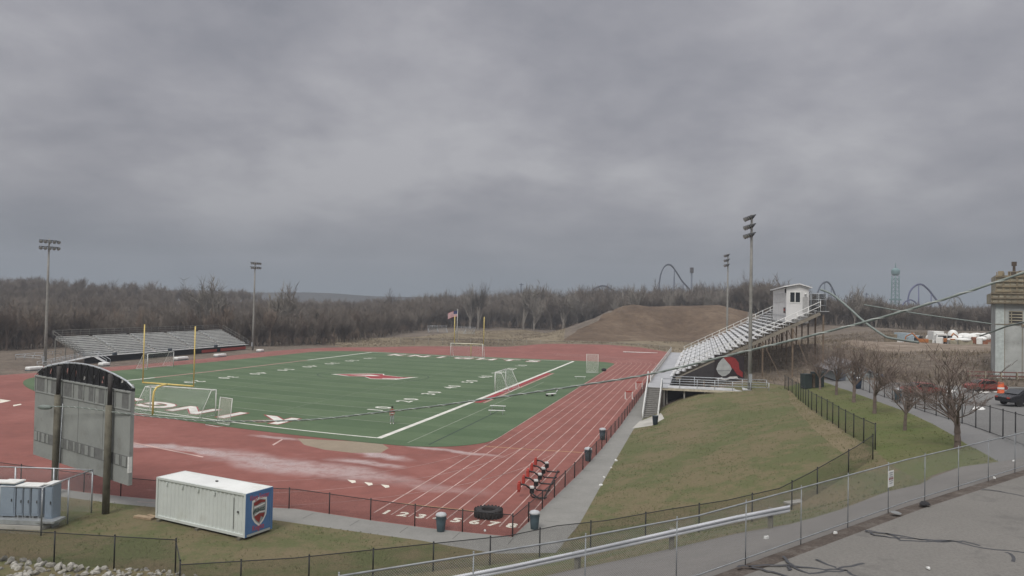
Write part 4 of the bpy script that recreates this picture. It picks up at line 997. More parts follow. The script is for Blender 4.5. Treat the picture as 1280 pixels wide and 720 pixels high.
q0 = G(648,622,0); q1 = G(670,588,0); dv = (q1-q0); dl = dv.length/.82; da = math.atan2(dv.y, dv.x)
sl_ = thing('blocking_sled', 'football blocking sled with five red pads and a curved black frame', 'sled', q0, da, .82)
M_bw = mat('black_white_pad_back', (.5,.5,.48), .6, 0, .3, 3)
for k in range(5):
    x = dl*(.02+.235*k)
    pd = MB(); pd.box((x,.0,.86),(.40,.26,.62)); pd.box((x,-.02,1.22),(.34,.22,.14)); pd.box((x,.02,.48),(.28,.22,.16)); pd.build('pad', M_red, sl_, False, .06)
    a_ = MB().tube([(x,-.1,1.05),(x,-.55,1.0),(x,-.95,.72)], .07, 8).build('arm', M_black, sl_, True)
    MB().box((x+.02,-1.05,.86),(.62,.32,.10), .25).build('pad_cover', M_bw, sl_); MB().box((x,-1.08,.62),(.40,.34,.40)).build('spring_box', M_black, sl_)
    MB().tube([(x,-1.0,.5),(x,-1.0,.18),(x,-1.15,.06),(x,-2.1,.06),(x,-2.3,.12)], .055, 8).build('runner', M_black, sl_, True)
MB().tube([(-.1,-1.08,.42),(dl,-1.08,.42)], .06, 8).build('cross_tube', M_black, sl_, True); MB().tube([(-.1,-2.1,.12),(dl,-2.1,.12)], .05, 8).build('cross_tube', M_black, sl_, True)
MB().tube([(0,-1.0,.5),(-.25,-1.2,.45),(-.3,-1.7,.12),(0,-2.0,.08)], .06, 8).build('bow', M_black, sl_, True)
# ------------------------------------------------------------------ small things on the turf
def bench(x, y, rz, label):
    t = at('bench', label, 'bench', x, y, rz, 'portable benches on the turf edge')
    MB().box((0,0,.45),(1.9,.3,.05)).build('seat', M_white, t)
    for s_ in (-.7,.7): MB().box((s_,0,.22),(.06,.28,.43)).build('leg', M_alu, t)
bench(5.0, 24.4, .1, 'low white bench on the turf outside the right sideline'); bench(8.2, 67.5, .1, 'distant low white bench near the small training net'); bench(5.9, 20.4, .2, 'nearer low white bench beside the right sideline')
t = at('drag_sled', 'small white training cart lying at the inner edge of the straight', 'cart', 8.3, 40.6, .9)
MB().box((0,0,.35),(1.5,.5,.08)).build('bed', M_white, t); MB().tube([(.7,0,.35),(1.5,0,1.1)], .05, 8).build('handle', M_alu, t, True)
for s_ in (-.5,.5): MB().lathe([(.22,-.05),(.24,0),(.22,.05)], n=12).build('wheel', M_rub, t).matrix_local = Matrix.Translation((s_,.3,.22)) @ Matrix.Rotation(PI/2, 4, 'X')
t = at('ball_bag', 'dark bag on the turf beside the distant training net', 'bag', 10.0, 86, 0); MB().ball((0,0,.3),(.5,.35,.32),12,8).build('sack', M_dark, t, True)
def mat_roll(u, v, label, sx_=1.6):
    p = G(u, v, 0); t = thing('pit_cover', label, 'pit cover', p, frame_y(-64, 40), 1.1, 'white covers on the far track edge')
    MB().box((0,0,.35),(1.2,sx_*2.4,.5)).build('cushion', M_white, t, False, .15); MB().box((0,0,.06),(1.1,sx_*2.3,.12)).build('base', M_can, t)
mat_roll(43, 463, 'white topped landing mat with blue base behind the scoreboard header', .95); mat_roll(130, 457.5, 'small white landing mat at the foot of the silver stands left of the goal post', .6)
mat_roll(226, 450, 'long white landing mat by the left goal below the stands', 1.1); mat_roll(275, 446, 'long white landing mat in front of the red banner', 1.0); mat_roll(325, 440, 'white landing mat at the foot of the second floodlight mast', .5)
for (x, y, label) in ((18.9,41.5,'red and white hurdle leaning at the straight, nearer the trash cans'),(19.2,55.5,'red and white hurdle leaning at the straight, nearer the grandstand stairs')):
    t = at('hurdle', label, 'hurdle', x, y, .3, 'hurdles by the fence')
    MB().box((0,0,1.0),(1.1,.05,.16)).build('bar', M_red, t)
    for s_ in (-.5,.5): MB().box((s_,0,.5),(.12,.06,1.0)).build('upright', M_white, t); MB().box((s_,-.3,.03),(.07,.7,.05)).build('foot', M_white, t)
hp = W(13, 136); t = thing('hurdle_rail', 'long white rail lying across the far corner of the track', 'rail', G(800,442.5,0), .0)
MB().tube([(-4.6,0,.5),(4.8,0,.35)], .1, 8).build('bar', M_white, t, True); 
for q in (-4,0,4): MB().box((q,0,.22),(.1,.4,.44)).build('foot', M_white, t)
# ------------------------------------------------------------------ flag
fp = GD(571, 437, 236); fp.z = 0
t = thing('flagpole', 'pale flagpole at the far end of the field flying a striped flag', 'flagpole', fp)
hp_ = HCAM-(389-379)*236/FPX+.3
MB().tube([(0,0,0),(0,0,hp_)], [.16,.09], 8).ball((0,0,hp_+.1),.18).build('pole', mat('pale_pole', (.45,.46,.43), .5), t, True)
def flagmat():
    m = bpy.data.materials.new('striped_flag'); t = nt(m); uv = N(t, 'ShaderNodeUVMap').outputs[0]; s = N(t, 'ShaderNodeSeparateXYZ'); t.links.new(uv, s.inputs[0])
    st = mth(t, 'LESS_THAN', mth(t, 'FRACT', mth(t, 'MULTIPLY', s.outputs[1], 6.5)), .5)
    c = mixc(t, st, (.62,.60,.60), (.36,.05,.06))
    can = mth(t, 'MULTIPLY', mth(t, 'LESS_THAN', s.outputs[0], .4), mth(t, 'GREATER_THAN', s.outputs[1], .46))
    c = mixc(t, can, c, (.03,.04,.12)); finish(t, c, .8); return m
m = MB(); nx, nz = 12, 6
def fpnt(i, j): x = i/nx; return Vector((-(.1+x*3.0), math.sin(x*7)*.22*x, hp_-.25-1.9*(1-j/nz)-x*x*.95))
for i in range(nx):
    for j in range(nz): m.quad(fpnt(i,j), fpnt(i+1,j), fpnt(i+1,j+1), fpnt(i,j+1), [(i/nx,j/nz),((i+1)/nx,j/nz),((i+1)/nx,(j+1)/nz),(i/nx,(j+1)/nz)])
fo = m.build('flag', flagmat(), t, True)
# ------------------------------------------------------------------ person on the pitch
def skin(name, pts, edges, mt, parent, lv=2, root=0):
    me = bpy.data.meshes.new(name); me.from_pydata([p[:3] for p in pts], edges, []); me.materials.append(mt)
    o = bpy.data.objects.new(name, me); COL.objects.link(o); o.parent = parent
    s_ = o.modifiers.new('skin', 'SKIN'); s_.use_smooth_shade = True
    for i, p in enumerate(pts):
        r = p[3]; sv = me.skin_vertices[0].data[i]; sv.radius = r if isinstance(r, tuple) else (r, r); sv.use_root = (i == root)
    sb_ = o.modifiers.new('sub', 'SUBSURF'); sb_.levels = sb_.render_levels = lv
    return o
t = at('person', 'person in red shirt and pale trousers standing on the turf near the corner', 'person', -2.0, 8.5, .5)
B = [(0,0,.96,(.15,.11)),(0,.0,1.18,(.14,.10)),(0,.01,1.40,(.17,.105)),(0,.0,1.53,.055),(0,-.02,1.60,.075),(0,-.02,1.70,.095),
     (-.19,0,1.42,.06),(-.26,.02,1.15,.045),(-.22,-.12,.95,.036),(-.21,-.17,.87,.038),(.19,0,1.42,.06),(.25,.03,1.16,.045),(.20,-.12,1.02,.036),(.14,-.2,1.0,.038),
     (-.09,0,.88,.09),(-.11,-.02,.50,.065),(-.12,.03,.09,.045),(-.13,-.10,.035,.035),(.09,0,.88,.09),(.12,-.03,.50,.065),(.14,.06,.09,.045),(.15,-.07,.035,.035)]
skin('body', B, [(0,1),(1,2),(2,3),(3,4),(4,5),(2,6),(6,7),(7,8),(8,9),(2,10),(10,11),(11,12),(12,13),(0,14),(14,15),(15,16),(16,17),(0,18),(18,19),(19,20),(20,21)], mat('skin', (.36,.21,.15), .6, 0, .1), t)
M_shirt = mat('red_shirt_cloth', (.30,.04,.04), .85)
skin('shirt', [(0,0,.92,(.175,.135)),(0,0,1.18,(.165,.125)),(0,.01,1.40,(.19,.125)),(0,0,1.50,(.08,.07)),(-.2,0,1.42,.08),(-.245,.015,1.22,.07),(.2,0,1.42,.08),(.24,.02,1.22,.07)], [(0,1),(1,2),(2,3),(2,4),(4,5),(2,6),(6,7)], M_shirt, t)
skin('trousers', [(0,0,.98,(.16,.12)),(-.09,0,.86,.105),(-.11,-.02,.50,.085),(-.12,.03,.12,.07),(.09,0,.86,.105),(.12,-.03,.50,.085),(.14,.06,.12,.07)], [(0,1),(1,2),(2,3),(0,4),(4,5),(5,6)], mat('pale_grey_cloth', (.36,.39,.38), .85), t)
MB().ball((0,.0,1.74),(.115,.125,.11),12,8).build('hair', mat('dark_hair', (.015,.012,.01), .7), t, True)
for q in ((-.13,-.06),(.15,-.03)): MB().ball((q[0],q[1],.05),(.06,.14,.055),10,6).build('shoe', M_white, t, True)
MB().box((0,-.13,1.12),(.34,.03,.10)).build('shirt_band', mat('white_cloth', (.6,.58,.56), .8), t)
# ------------------------------------------------------------------ fenced electrical gear at the lower left
M_cab = mat('pale_blue_cabinet', (.27,.34,.42), .55, .1, .15, .8); M_rack = mat('pale_rack_steel', (.42,.45,.46), .5, .4)
def gz(u, v, d): q = GD(u, v, d); return q
e0 = G(10, 655, 0)
e1 = G(62, 657, 0); ea = math.atan2((e1-e0).y, (e1-e0).x)
sc_e = (e1-e0).length
def cabinet(f, wd, ht, z, label, dp=.7):
    p = e0.lerp(e1, f); t = thing('electrical_cabinet', label, 'cabinet', (p.x, p.y, 0), ea, 1, 'electrical cabinets')
    MB().box((0,0,z+ht/2),(wd,dp,ht)).build('case', M_cab, t, False, .02); MB().box((0,-.02,z+ht+.04),(wd+.08,dp+.12,.07)).build('cap', M_white, t)
    MB().box((0,-dp/2-.015,z+ht*.5),(wd*.84,.03,ht*.84)).build('door', M_cab, t); MB().box((wd*.3,-dp/2-.05,z+ht*.5),(.04,.05,.16)).build('handle', M_black, t)
    for s_ in (-1,1): MB().box((s_*wd*.38,0,z/2),(.07,dp*.8,z)).build('leg', M_rack, t)
EW = sc_e
cabinet(-.28, EW*.26, 1.75, .55, 'widest pale blue electrical cabinet at the left frame edge'); cabinet(.08, EW*.36, 1.8, .55, 'tall wide pale blue electrical cabinet second from the left')
cabinet(.37, EW*.15, 1.6, .6, 'narrow pale blue electrical cabinet left of two similar ones'); cabinet(.545, EW*.15, 1.6, .6, 'narrow pale blue electrical cabinet between two narrow ones'); cabinet(.74, EW*.17, 1.6, .6, 'narrow pale blue electrical cabinet beside the gap')
cabinet(1.06, EW*.19, 1.95, .4, 'separate tall pale blue electrical cabinet at the right end of the fenced row')
rk = thing('equipment_skid', 'pale concrete and steel skid under the row of electrical cabinets', 'skid', e0, ea); MB().box((EW*.3,-.1,.35),(EW*1.5,1.3,.22)).build('beam', M_rack, rk); MB().box((EW*.3,-.1,.1),(EW*1.55,1.5,.2)).build('pad', M_conc, rk); MB().box((EW*1.1,-.3,.42),(EW*.45,1.0,.12)).build('platform', M_rack, rk)
cg = thing('pipe_enclosure', 'galvanised pipe and wire enclosure around the electrical cabinets', 'enclosure', e0, ea)
fn = [(-4, -1.7), (EW*1.30, -1.7), (EW*1.30, 2.6), (-4, 2.6)]
HE = 2.55
for (a_, b_) in zip(fn, fn[1:]):
    MB().tube([(a_[0],a_[1],HE),(b_[0],b_[1],HE)], .035, 8).build('top_rail', M_galv, cg, True)
    L = math.hypot(b_[0]-a_[0], b_[1]-a_[1]); n = max(1, round(L/2.6))
    for k in range(n): q = (a_[0]+(b_[0]-a_[0])*(k+1)/n, a_[1]+(b_[1]-a_[1])*(k+1)/n) if a_[0] < 0 else (a_[0]+(b_[0]-a_[0])*k/n, a_[1]+(b_[1]-a_[1])*k/n); MB().tube([(q[0],q[1],-.1),(q[0],q[1],HE)], .045, 8).build('post', M_galv, cg, True)
    MB().quad((a_[0],a_[1],.05),(b_[0],b_[1],.05),(b_[0],b_[1],HE),(a_[0],a_[1],HE),[(0,0),(L,0),(L,HE),(0,HE)]).build('wire_mesh', M_mesh_s, cg)
# rubble
rb = MB(); 
for k in range(900):
    u = random.uniform(-40, 250); v0 = 702+max(0, u-20)*.10
    if u > 150: v0 = 712+(u-150)*.09
    v = random.uniform(v0-2, 790); p = TZ(u, v); s_ = random.uniform(.07,.26)*(.6 if u > 150 else 1); b = len(rb.v)
    R = Matrix.Rotation(random.uniform(0,6), 3, Vector((jit(1),jit(1),jit(1))).normalized())
    rb.ball((0,0,0),(s_, s_*random.uniform(.5,.9), s_*random.uniform(.4,.7)), 6, 4)
    for i in range(b, len(rb.v)): rb.v[i] = p+Vector((0,0,s_*.2))+R@(rb.v[i]*random.uniform(.86,1.14))
def rockm():
    m = bpy.data.materials.new('pale_limestone_rubble'); t = nt(m); co = co_world(t); a = noise(t, co, 1.6, 3); b = noise(t, co, 12, 5, .7)
    c = ramp(t, a, [(.32,(.15,.14,.12)),(.5,(.33,.32,.28)),(.66,(.52,.51,.46))]); finish(t, mixc(t, mth(t,'MULTIPLY',b,.5), c, (.1,.095,.08)), .95, 0, b, .8, .03); return m
tag(rb.build('rubble', rockm()), 'pale stone rubble heaped at the bottom left corner', 'rubble', None, 'stuff')
# ------------------------------------------------------------------ sign, litter and clutter near the road
sp_ = [V3(p, 6.42) for p in ct]
def on_fence(u, h):                        # point of the road fence on a sight line
    best = None
    for a_, b_ in zip(sp_, sp_[1:]):
        for k in range(200):
            p = a_.lerp(b_, k/200); q = px(p)
            if best is None or abs(q[0]-u) < best[0]: best = (abs(q[0]-u), p, math.atan2((b_-a_).y, (b_-a_).x))
    return best[1]+Vector((0,0,h)), best[2]
p, r = on_fence(1111.5, 0); pv = px(p)[1]-px(p+Vector((0,0,1)))[1]; zc_ = (px(p)[1]-598)/pv
t = thing('notice', 'small white notice tied to the silver road fence', 'notice', p+Vector((0,0,zc_)), r)
Mb_ = MB().box((0,-.05,0),(.40,.012,20/pv)).build('board', M_white, t)
for k in range(6): MB().box((0,-.06,(.38-.13*k)*20/pv),(.26-.05*(k % 2),.006,.03)).build('lettering', M_sg, t)
MB().box((0,-.06,0),(.30,.004,.06)).build('lettering', M_sdr, t)
def litter(p, label, s_, col=M_white, grp='scraps of paper', flat=1):
    m = MB(); b = 8; r0 = [random.uniform(.6,1) for _ in range(b)]
    top = [Vector((s_*r0[k]*math.cos(2*PI*k/b), s_*.6*r0[k]*math.sin(2*PI*k/b), .03+s_*random.uniform(.1,.5))) for k in range(b)]
    for k in range(b): m.v.append(top[k]*1.0); 
    for k in range(b): m.v.append(Vector((top[k].x*1.15, top[k].y*1.15, .005)))
    m.v.append(Vector((0,0,s_*.5))); m.f += [[k, (k+1) % b, 2*b] for k in range(b)] + [[b+k, b+(k+1) % b, (k+1) % b, k] for k in range(b)] + [[b+k for k in reversed(range(b))]]
    o = m.build('paper_scrap', col); o.scale = (1, 1, flat); o.location = p; o.rotation_euler = (0,0,random.uniform(0,6)); tag(o, label, 'scrap', grp); return o
for u, v, l, s_ in ((770,576,'white scrap on the grass edge above the trash cans',.22),(751,607,'white scrap at the walk edge halfway down the bank',.2),(755,597,'faint scrap beside the walk edge',.14),(764,585,'small scrap by the walk edge below the upright white one',.13),(1160,711,'white paper scrap on the grey road',.07),(606,664,'white scrap at the foot of the track fence by the lane numbers',.12),(1243,598,'pale scrap against the road fence base',.08),(1044,667,'pale scrap on the leaf strip under the road fence',.07),(958,673,'pale scrap low on the leaf strip',.1),(1267,577,'tan scrap on the walk near the right edge',.12)):
    litter(TZ(u, v) if v < 700 and u < 800 else G(u, v, 6.42) if u < 1260 else TZ(u, v), l, s_)
litter(G(1155,630,6.43), 'dark crumpled cloth on the leaf strip beside the road fence', .3, mat('black_cloth', (.02,.02,.022), .9), 'scraps of paper', .3); litter(G(1120,641,6.43), 'grey flattened scrap on the leaf strip beside the road fence', .24, mat('grey_cloth', (.22,.23,.23), .9), 'scraps of paper', .2)
sb2 = thing('stone_slab', 'pale flat stone slab on the grass at the foot of the boundary fence', 'slab', TZ(994,629), .5); MB().box((0,0,.06),(1.3,.5,.12)).build('block', M_conc, sb2, False, .03)
# ------------------------------------------------------------------ gate clutter at the end of the ramp
t = thing('utility_box', 'dark green utility boxes beside the ramp at the head of the lawn', 'utility box', TZ(1016,485), .2)
MB().box((-.9,0,.85),(1.0,.9,1.7)).box((.7,.2,.95),(1.3,.9,1.9)).build('case', mat('dark_green_box', (.035,.05,.05), .6), t, False, .04); MB().box((-.05,-.2,.9),(.25,.3,1.6)).build('side_panel', mat('rusty_steel', (1,1,1)), t)
# ------------------------------------------------------------------ grey house behind the trees
hp2 = TZ(1062, 476); hp2 = G(1066, 476, 4.2)
hd = hp2.y; t = thing('house', 'grey gabled house half hidden behind the row of bare trees', 'house', hp2, -.12)
kx = hd/FPX; M_gs = mat('grey_siding', (.26,.28,.28), .8); wdt = 40*kx; ht_ = 13*kx
MB().box((0,4,ht_/2),(wdt,8,ht_)).build('wall', M_gs, t); MB().prism([(-wdt/2,0),(0,10*kx),(wdt/2,0)], (0,0,ht_), (1,0,0), (0,0,1), (0,1,0), 8).build('gable', mat('pale_grey_siding', (.32,.34,.34), .8), t)
rf = MB(); rf.bar((-wdt/2-.4,4,ht_-.2),(0,4,ht_+10*kx+.1),8.6,.18); rf.bar((wdt/2+.4,4,ht_-.2),(0,4,ht_+10*kx+.1),8.6,.18); rf.build('roof', mat('grey_shingles', (.20,.20,.21), .9), t)
dr = MB().box((wdt*.02,-.05,9*kx/2),(5.5*kx,.12,9*kx)).build('door', mat('dark_blue_door', (.035,.055,.085), .6), t); MB().box((wdt*.02,-.13,9.3*kx),(6.5*kx,.1,.15)).build('trim', M_white, dr)
MB().box((-wdt*.36,-.06,5*kx),(11*kx,.12,10*kx)).build('garage_door', mat('slate_door', (.09,.10,.12), .7), t); MB().box((wdt*.62,1,5*kx),(8*kx,4,10*kx)).build('lean_to', M_gs, t)
MB().box((wdt*.86,.5,4.4*kx),(3.4*kx,2,8.8*kx)).build('blue_tarp', mat('blue_tarp', (.08,.14,.25), .6), t)
# ------------------------------------------------------------------ concrete tower with timber crown
tw0 = GD(1244, 447, 86); twd = tw0.y; k = twd/FPX; tz = Z(tw0.x+2, twd)-.3
def th(v): return HCAM+(392-v)*k-tz
t = thing('concrete_tower', 'pale concrete tower with a weathered timber crown at the right edge', 'tower', (tw0.x, twd, tz), -.52)
M_tw = mat('stained_pale_concrete', (.44,.46,.44), .85, 0, .35, .35, .3, .3, (.22,.22,.20)); M_tim = mat('weathered_form_timber', (.40,.37,.28), .9, 0, .5, .9, .4, .2, (.10,.08,.05)); M_tim2 = mat('dark_form_timber', (.25,.21,.15), .9, 0, .5, 1)
W_ = 7.6; h0 = th(378)
MB().box((W_/2,W_/2,h0/2),(W_,W_,h0)).build('shaft', M_tw, t)
MB().box((.9,-.03,h0*.5),(.05,.06,h0)).box((2.6,-.03,h0*.45),(.05,.06,h0*.9)).build('form_joint', M_tim2, t); MB().box((.45,-.02,h0/2),(.9,.04,h0-.02)).build('corner_pilaster', mat('pale_mint_concrete', (.48,.53,.51), .8, 0, .2), t)
z0, z1_ = th(404), th(388)
wn = MB().box((1.95,-.04,(z0+z1_)/2),(1.2,.1,z1_-z0)).build('window', M_dark, t)
for i in range(5): MB().box((1.95,-.11,z0+(z1_-z0)*(i+.15)/4.4),(1.3,.05,.13)).build('slat', M_tim, wn)
MB().box((1.55,-.115,(z0+z1_)/2),(.1,.04,z1_-z0)).build('slat', M_tim, wn)
MB().box((4.2,-.05,th(406)),(3.4,.14,.25)).box((1.1,-.05,th(405)),(2.4,.06,.08)).build('ledge', M_tim2, t)
m = MB(); zA, zB, zC = th(380), th(366), th(344)
m.box((W_/2,W_/2,(zA+zB)/2),(W_+.9,W_+.9,zB-zA-.1)); m.build('platform', M_tim, t)
m = MB()
for i in range(14): x = -.35+.62*i; m.box((x,-.49,(zA+zB)/2+jit(.08)),(.10+.06*(i % 3),.09,zB-zA+jit(.2)))
for i in range(3): m.box((W_/2,-.55,zA+.15+.55*i),(W_+1.0,.1,.16))
m.build('plank', M_tim2, t)
m = MB(); m.box((W_/2,W_/2,(zB+zC)/2),(W_,W_,zC-zB)); m.build('upper_form', M_tim, t)
m = MB()
for i in range(12): x = .1+.66*i; m.box((x,-.06,(zB+zC)/2+.2),(.10+.09*(i % 2),.1,zC-zB+.5+jit(.5)))
for i in range(4): m.box((W_/2+jit(.3),-.12,zB+.2+(zC-zB)*i/3.6),(W_,.1,.14+.06*(i % 2)))
for i in range(7): m.box((.6+1.05*i,2+jit(1),zC+.25),(.5+jit(.3),.6,.5+jit(.35)))
m.build('waler', mat('rust_brown_timber', (.30,.25,.17), .9, 0, .5, 1.2), t)
MB().tube([(1.9,1.5,zC),(1.9,1.5,th(327))], [.17,.12], 8).box((1.9,1.5,th(329)),(.5,.3,.5)).box((2.1,1.5,zC+.2),(1.5,1.2,.5)).build('mast', mat('rust_brown_steel', (.09,.07,.055), .8), t)
t = thing('barrier_wall', 'reddish low timber barrier at the foot of the concrete tower', 'barrier', GD(1222, 447, 84), -.05); t.location.z = Z(t.location.x, 84)
MB().box((2.6,0,.5),(7.5,.15,.18)).box((2.6,0,.95),(7.5,.15,.12)).build('rail', mat('faded_red_timber', (.20,.10,.085), .9), t); 
for i in range(5): MB().box((-.9+1.75*i,0,.45),(.12,.2,1.1)).build('post', M_tim, t)
# ------------------------------------------------------------------ construction yard
def yard(u, v, d): p = GD(u, v, d); p.z = Z(p.x, p.y); return p
M_orange = mat('orange_paint', (.42,.16,.05), .6); M_tyre = mat('black_tyre', (.02,.02,.02), .9)
def truck(u, d, rz, label, cab, box_, L=6.5):
    p = yard(u, 432, d); t = thing('truck', label, 'truck', p, rz, .85, 'trucks in the construction yard')
    MB().box((.9,0,1.5),(1.8,2.2,1.9)).box((1.2,0,2.55),(1.2,2.1,.4)).build('cab', cab, t, False, .12); MB().box((-2.2,0,1.9),(4.0,2.3,2.6)).build('body', box_, t, False, .05)
    MB().box((1.82,0,1.9),(.06,1.9,.8)).build('windscreen', M_glass, t); MB().box((-1,0,.65),(6,1.2,.25)).build('chassis', M_black, t)
    for x in (.9,-1.6,-3.2):
        for y in (-1,1): w_ = MB().lathe([(.2,-.14),(.48,-.14),(.48,.14),(.2,.14)], n=14).build('wheel', M_tyre, t); w_.location = (x,y*1.0,.48); w_.rotation_euler = (PI/2,0,0)
    return t
truck(1139,150,-1.3,'pale blue boxy truck at the left of the construction yard', mat('pale_blue_paint', (.36,.44,.48), .5), mat('pale_blue_paint', (1,1,1))); truck(1174,150,-1.75,'white truck facing the field in the middle of the yard', M_white, M_white)
def excavator(u, d, rz, label):
    t = thing('excavator', label, 'excavator', yard(u, 432, d), rz, .55, 'excavators in the yard')
    MB().box((0,-1,.45),(3.4,.6,.9)).box((0,1,.45),(3.4,.6,.9)).build('track', M_tyre, t, False, .2); MB().box((-.4,0,1.7),(3.0,2.4,1.3)).build('house', M_orange, t, False, .1); MB().box((.5,-.6,2.7),(1.2,1.0,1.4)).build('cab', M_glass, t, False, .08)
    MB().tube([(1,.3,1.8),(3.2,.3,4.2),(5.2,.3,3.0)], [.3,.26,.2], 8).build('boom', M_orange, t); MB().tube([(5.2,.3,3.0),(5.6,.3,.9)], [.2,.18], 8).build('stick', M_orange, t); MB().box((5.5,.3,.6),(.8,.9,.8)).build('bucket', M_tim2, t)
excavator(1184,147,.3,'orange excavator beside the white truck in the yard'); excavator(1153,145,2.6,'tan orange excavator in front of the pale blue truck')
for i, (u, d, w_, h_, l) in enumerate(((1200,152,3.5,.5,'white sheeted stack at the left of the row by the tower'),(1206,160,3.5,.6,'white sheeted stack behind the row by the tower'),(1213,150,3.6,.9,'largest white domed cover in the yard by the tower'),(1221,158,3.5,.7,'white sheeted stack near the tower wall'),(1231,152,2.6,.9,'cream sheeted stack touching the tower outline'),(1194,146,3.4,.4,'low white sheet at the front of the yard'),(1204,143,3.0,.4,'low white sheet nearest the brush in the yard'),(1227,144,1.8,.5,'small white bundle beside the tower'),(1165,157,2.6,.9,'white crate stack between the two pale trucks'),(1191,158,2.2,1.4,'white crate stack right of the white truck'))):
    t = thing('covered_stack', l, 'covered stack', yard(u, 432, d), jit(.3), 1, 'sheeted stacks in the construction yard'); hh_ = h_+1.0
    MB().box((0,0,(hh_-h_)/2),(w_*.9,1.6,hh_-h_)).build('load', [M_tim, mat('brick_pallet', (.28,.12,.07), .9), M_sg][i % 3], t); MB().ball((0,0,hh_-h_),(w_/2,1.1,h_),14,8).build('sheet', M_white, t, True)
rr_ = random.Random(12)
for i in range(26):
    u = rr_.uniform(1112, 1236); d = rr_.uniform(140, 163); t = thing('material_pallet', 'small pallet of mixed building materials in the construction yard', 'pallet', yard(u, 432, d), rr_.uniform(0,3), 1, 'pallets in the construction yard')
    w_, h_ = rr_.uniform(.8,2.2), rr_.uniform(.5,1.5); c_ = [M_orange, M_tim, mat('brick_pallet', (1,1,1)), M_white, M_gs, M_tim2, M_white][i % 7]
    MB().box((0,0,.12+h_/2),(w_,1.1,h_)).build('load', c_, t, False, .05); MB().box((0,0,.06),(w_+.1,1.2,.12)).build('base', M_tim2, t)
# ------------------------------------------------------------------ far lot: cars, barrel
def car(p, rz, label, col, s_=1):
    t = thing('parked_car', label, 'car', p, rz, s_, 'cars in the far lot')
    side = [(-2.2,.35),(-2.25,.75),(-1.9,.92),(-1.35,1.0),(-.75,1.42),(.55,1.45),(1.15,1.02),(2.0,.88),(2.25,.65),(2.2,.35)]
    MB().prism(side, (0,.87,0), (1,0,0), (0,0,1), (0,-1,0), 1.74).build('body', col, t, False, .06)
    MB().prism([(-1.2,1.0),(-.72,1.37),(.5,1.4),(1.02,1.02)], (0,.885,0), (1,0,0), (0,0,1), (0,-1,0), 1.77).build('side_glass', M_glass, t)
    MB().bar((1.14,0,1.07),(.62,0,1.43),1.5,.05).build('windscreen', M_glass, t); MB().bar((-1.36,0,1.05),(-.8,0,1.42),1.5,.05).build('rear_window', M_glass, t)
    for x in (-1.35,1.38):
        for y in (-.8,.8): w_ = MB().lathe([(.1,-.1),(.33,-.1),(.33,.1),(.1,.1)], n=16).build('wheel', M_tyre, t); w_.location = (x,y,.33); w_.rotation_euler = (PI/2,0,0)
    for y in (-.65,.65): MB().box((2.22,y,.68),(.06,.34,.13)).build('headlight', M_lens, t); MB().box((-2.24,y,.74),(.05,.3,.12)).build('tail_light', M_red, t)
M_carblk = mat('black_car_paint', (.02,.02,.024), .25, 0, .1); M_carwh = mat('white_car_paint', (.6,.6,.6), .3, 0, .05)
car(TZ(1281,507), .15, 'dark car with pale roof at the right edge of the far lot', M_carblk)
car(TZ(1153,494.5), .1, 'red car behind the lot fence and the fourth tree', mat('red_car_paint', (.24,.045,.038), .4, 0, .2), .9)
car(TZ(1231,489.5), .0, 'red car half hidden behind the big bare tree', mat('red_car_paint', (1,1,1)), .85)
t = thing('traffic_barrel', 'bright orange traffic barrel on the far lot', 'barrel', TZ(1251,491.5), 0, 1.1); MB().lathe([(.32,0),(.32,.05),(.28,.08),(.24,.95),(.2,1.0)], n=14).build('drum', mat('bright_orange_plastic', (.62,.11,.03), .6), t, True); MB().lathe([(.285,.38),(.272,.55)], n=14).build('band', M_white, t)
for u, v, l, s_ in ((1176,490,'long white sheet lying behind the lot fence',1.3),(1187,489,'white sheet beside the long one behind the lot fence',.9),(1224,490,'white sheets under the red car behind the big tree',1.2),(1236,489,'crumpled white sheeting left of the orange barrel',1.2),(1223,511,'white sheet lying alone on the far lot',.9)): litter(TZ(u, v), l, s_, M_white, 'white sheeting on the far lot', .35)
# ------------------------------------------------------------------ small bleachers and tarps beyond the far end
for (u, v, d, r, l) in ((548,417.5,300,.3,'left of the small silver bleachers at the wood edge'),(579,417.5,296,-.3,'right of the small silver bleachers at the wood edge')):
    t = thing('small_bleachers', l, 'bleachers', GD(u, v, d), r, 1, 'small bleachers at the wood edge')
    t.location.z = Z(t.location.x, t.location.y)
    for k_ in range(5): MB().box((0,.7*k_,.5+.38*k_),(8,.3,.06)).build('seat_row', M_alu2, t)
    for q in (-3.8,0,3.8): m = MB(); m.bar((q,0,.4),(q,2.9,2.0),.1,.14); m.box((q,2.8,1),(.1,.1,2)); m.box((q,1.4,.6),(.1,.1,1.2)); m.build('frame', M_galv, t)
    railing(t, [(-4,2.95,2.0),(4,2.95,2.0)], 1, 2, M_galv, 2, 'back_railing', .05)
